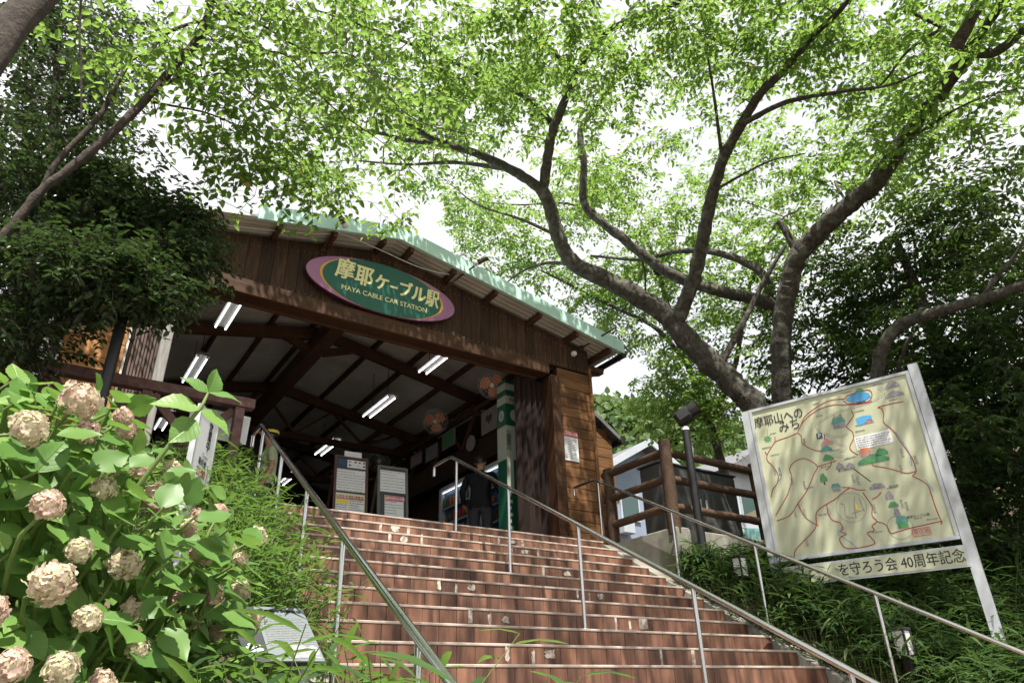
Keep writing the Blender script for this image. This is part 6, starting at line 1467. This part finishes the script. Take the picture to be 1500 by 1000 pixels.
OUT = np.array([0.45, -0.62, 0.64])            # open, sunny side of the bush
def rosette(tip, ax, npair, L, flower):
    ax = ax / np.linalg.norm(ax); rx = np.cross(ax, (0.3, 0.2, 1)); rx /= np.linalg.norm(rx); ry = np.cross(ax, rx); a0 = rng.uniform(0, pi)
    for k in range(npair):
        p = tip - ax * (0.035 + 0.055 * k)
        for s in (0, pi):
            a = a0 + s + (pi / 2) * (k % 2) + rng.normal() * 0.2; dr = rx * cos(a) + ry * sin(a); dr = dr * (0.8 + 0.1 * k) + ax * (0.55 - 0.22 * k) + np.array([0, 0, -0.12])
            put_leaf(Vector(p + dr / np.linalg.norm(dr) * 0.03), dr, ax + np.array([0, 0, 0.35]) + rng.normal(size=3) * 0.18, L * (0.62 if (flower and k == 0) else rng.uniform(0.8, 1.15)) * (1 + 0.12 * k))


tips = []
for (x_, y_, z_, dm) in HEADS:
    p = np.array([x_, y_, z_]) * 1.11; dm *= 1.11 * 0.76; ax = OUT + rng.normal(size=3) * 0.3 + np.array([0, 0, 0.15]); ax /= np.linalg.norm(ax)
    R = frame_from(np.cross(ax, (0.1, 1, 0.2)), ax).to_4x4(); link('flower_head', heads_me[int(rng.integers(4))], hy, Matrix.Translation(p) @ R @ Matrix.Scale(dm * 1.03, 4))
    tip = p - ax * dm * 0.30; rosette(tip - ax * 0.10, ax, 2, 0.098, True); tips.append((tip, ax))
NR = 125; k = 0
BC = [((0.05, 3.0, 0.35), (0.75, 0.75, 0.78)), ((0.48, 3.5, 0.25), (0.5, 0.55, 0.6)), ((-0.15, 2.8, 0.62), (0.55, 0.6, 0.40))]
while k < NR:
    c_, r_ = BC[int(rng.integers(3))]; d = rvec(1)[0]
    if d @ OUT < -0.1: continue
    p = np.array(c_) + d * np.array(r_) * rng.uniform(0.82, 0.95)
    if p[0] > 0.72 and p[2] < 0.55: continue
    if p[0] > 0.2 and p[2] > 0.58: continue
    if any(np.sum(((p - np.array(c2)) / np.array(r2)) ** 2) < 0.75 for c2, r2 in BC): continue
    if min(np.linalg.norm(p - t_[0]) for t_ in tips) < 0.12: continue
    ax = d * 0.6 + OUT * 0.6 + np.array([0, 0, 0.4]); ax /= np.linalg.norm(ax); rosette(p, ax, 2, 0.112, False); tips.append((p, ax)); k += 1
# a long shoot standing out to the right
sp_ = [np.array(q) * 1.0 for q in ((0.20, 2.5, 0.55), (0.29, 2.42, 0.76), (0.365, 2.42, 0.91), (0.385, 2.43, 0.98))]
stems.append((smoothpath(np.array(sp_), 3), np.linspace(0.009, 0.005, 10)))
for p, d, nr, L in ((sp_[3], (0.25, 0.1, 0.9), (0.6, -0.7, 0.1), 0.11), (sp_[3], (-0.8, -0.1, 0.55), (0.2, -0.8, 0.6), 0.10), (sp_[3], (0.8, -0.1, 0.12), (0.2, -0.6, 0.8), 0.11), (sp_[2], (-0.95, -0.1, 0.05), (0.1, -0.75, 0.65), 0.15), (sp_[2], (0.8, -0.2, -0.4), (0.5, -0.7, 0.5), 0.13), (sp_[2] - np.array([0, 0, 0.04]), (-0.55, -0.3, -0.7), (0.2, -0.9, 0.35), 0.13)):
    R = frame_from(d, nr).to_4x4(); link('leaf', leaf_me[int(rng.integers(4))], hy, Matrix.Translation(p) @ R @ Matrix.Scale(L, 4))
for tip, ax in tips:
    root = np.array([0.15 + rng.normal() * 0.22 + 0.5 * max(0, tip[0] - 0.3), 3.2 + rng.normal() * 0.22, -0.55]); mid = (root + tip) / 2 + np.array([0, 0, 0.1]) - ax * 0.12
    pts = smoothpath(np.array([root, mid, tip - ax * 0.14, tip]), 3); stems.append((pts, np.linspace(0.010, 0.0042, len(pts))))
pt_tube('stems', stems, M_['stem'], hy, 6)
# inner and lower leaves, too many to tell apart
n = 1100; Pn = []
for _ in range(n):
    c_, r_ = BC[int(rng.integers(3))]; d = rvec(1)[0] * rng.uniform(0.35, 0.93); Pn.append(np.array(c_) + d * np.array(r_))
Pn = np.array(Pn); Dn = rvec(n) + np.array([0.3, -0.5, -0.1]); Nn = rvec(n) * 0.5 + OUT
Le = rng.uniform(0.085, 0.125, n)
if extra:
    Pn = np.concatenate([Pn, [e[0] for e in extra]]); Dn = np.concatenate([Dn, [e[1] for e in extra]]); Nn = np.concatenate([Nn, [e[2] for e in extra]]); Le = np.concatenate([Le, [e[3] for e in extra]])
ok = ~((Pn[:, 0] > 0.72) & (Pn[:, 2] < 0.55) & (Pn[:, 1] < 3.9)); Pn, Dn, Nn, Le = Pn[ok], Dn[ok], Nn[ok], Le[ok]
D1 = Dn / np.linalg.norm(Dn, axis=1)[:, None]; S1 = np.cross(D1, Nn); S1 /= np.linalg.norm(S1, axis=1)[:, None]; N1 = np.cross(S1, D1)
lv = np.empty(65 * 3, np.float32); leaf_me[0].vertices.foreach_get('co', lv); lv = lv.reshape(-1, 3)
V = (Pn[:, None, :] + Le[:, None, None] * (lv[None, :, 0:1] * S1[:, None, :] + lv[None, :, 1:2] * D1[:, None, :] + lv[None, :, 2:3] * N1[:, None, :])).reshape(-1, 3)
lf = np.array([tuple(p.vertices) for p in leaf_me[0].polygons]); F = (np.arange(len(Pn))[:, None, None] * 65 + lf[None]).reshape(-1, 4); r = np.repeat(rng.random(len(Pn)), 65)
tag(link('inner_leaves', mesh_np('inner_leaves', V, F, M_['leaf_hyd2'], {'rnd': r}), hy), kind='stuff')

# ---- wooded hill far behind
a = np.linspace(0, 2 * pi, 40, endpoint=False); V = []; F = []
rings = [(1.0, 0.0), (0.8, 0.28), (0.6, 0.55), (0.4, 0.78), (0.2, 0.94), (0.02, 1.0)]
for rr_, hh in rings:
    for q in a: V.append((50 + 46 * rr_ * cos(q), 53 + 33 * rr_ * sin(q), -2 + 27 * hh + 1.5 * sin(5 * q) * rr_))
for j in range(len(rings) - 1):
    for i in range(40): F.append((j * 40 + i, j * 40 + (i + 1) % 40, (j + 1) * 40 + (i + 1) % 40, (j + 1) * 40 + i))
tag(link('hill', mesh_np('hill', np.array(V), np.array(F), M_['soil'], None, True)), kind='structure')
nc = 1500; q = rng.uniform(0, 2 * pi, nc); rr_ = np.sqrt(rng.random(nc)); hh = np.interp(rr_, [0.02, 0.2, 0.4, 0.6, 0.8, 1.0], [1.0, 0.94, 0.78, 0.55, 0.28, 0.0])
cc = np.stack([50 + 46 * rr_ * np.cos(q), 53 + 33 * rr_ * np.sin(q), -2 + 27 * hh + 1.6], 1); keep = cc[:, 1] < 60; cc = cc[keep]
per = 70; P = np.repeat(cc, per, 0); d = rvec(len(P)); P = P + d * np.array([2.4, 2.4, 2.0]) * rng.uniform(0.8, 1.05, (len(P), 1)); up_ok = d[:, 2] > -0.35; P = P[up_ok]; d = d[up_ok]
V, F, r = leaves(P, rvec(len(P)) + np.array([0, 0, -0.2]), d + rvec(len(P)) * 0.4, np.full(len(P), 0.85), np.full(len(P), 0.6), rng.random(len(P)), 0.15)
o = link('far_wood', mesh_np('far_wood', V, F, M_['leaf_far'], {'rnd': r})); tag(o, 'green wooded hillside far behind the annex', 'woodland', kind='stuff')
print('leaves', tot, 'hyd leaf objs', nleaf, 'extra', len(extra))
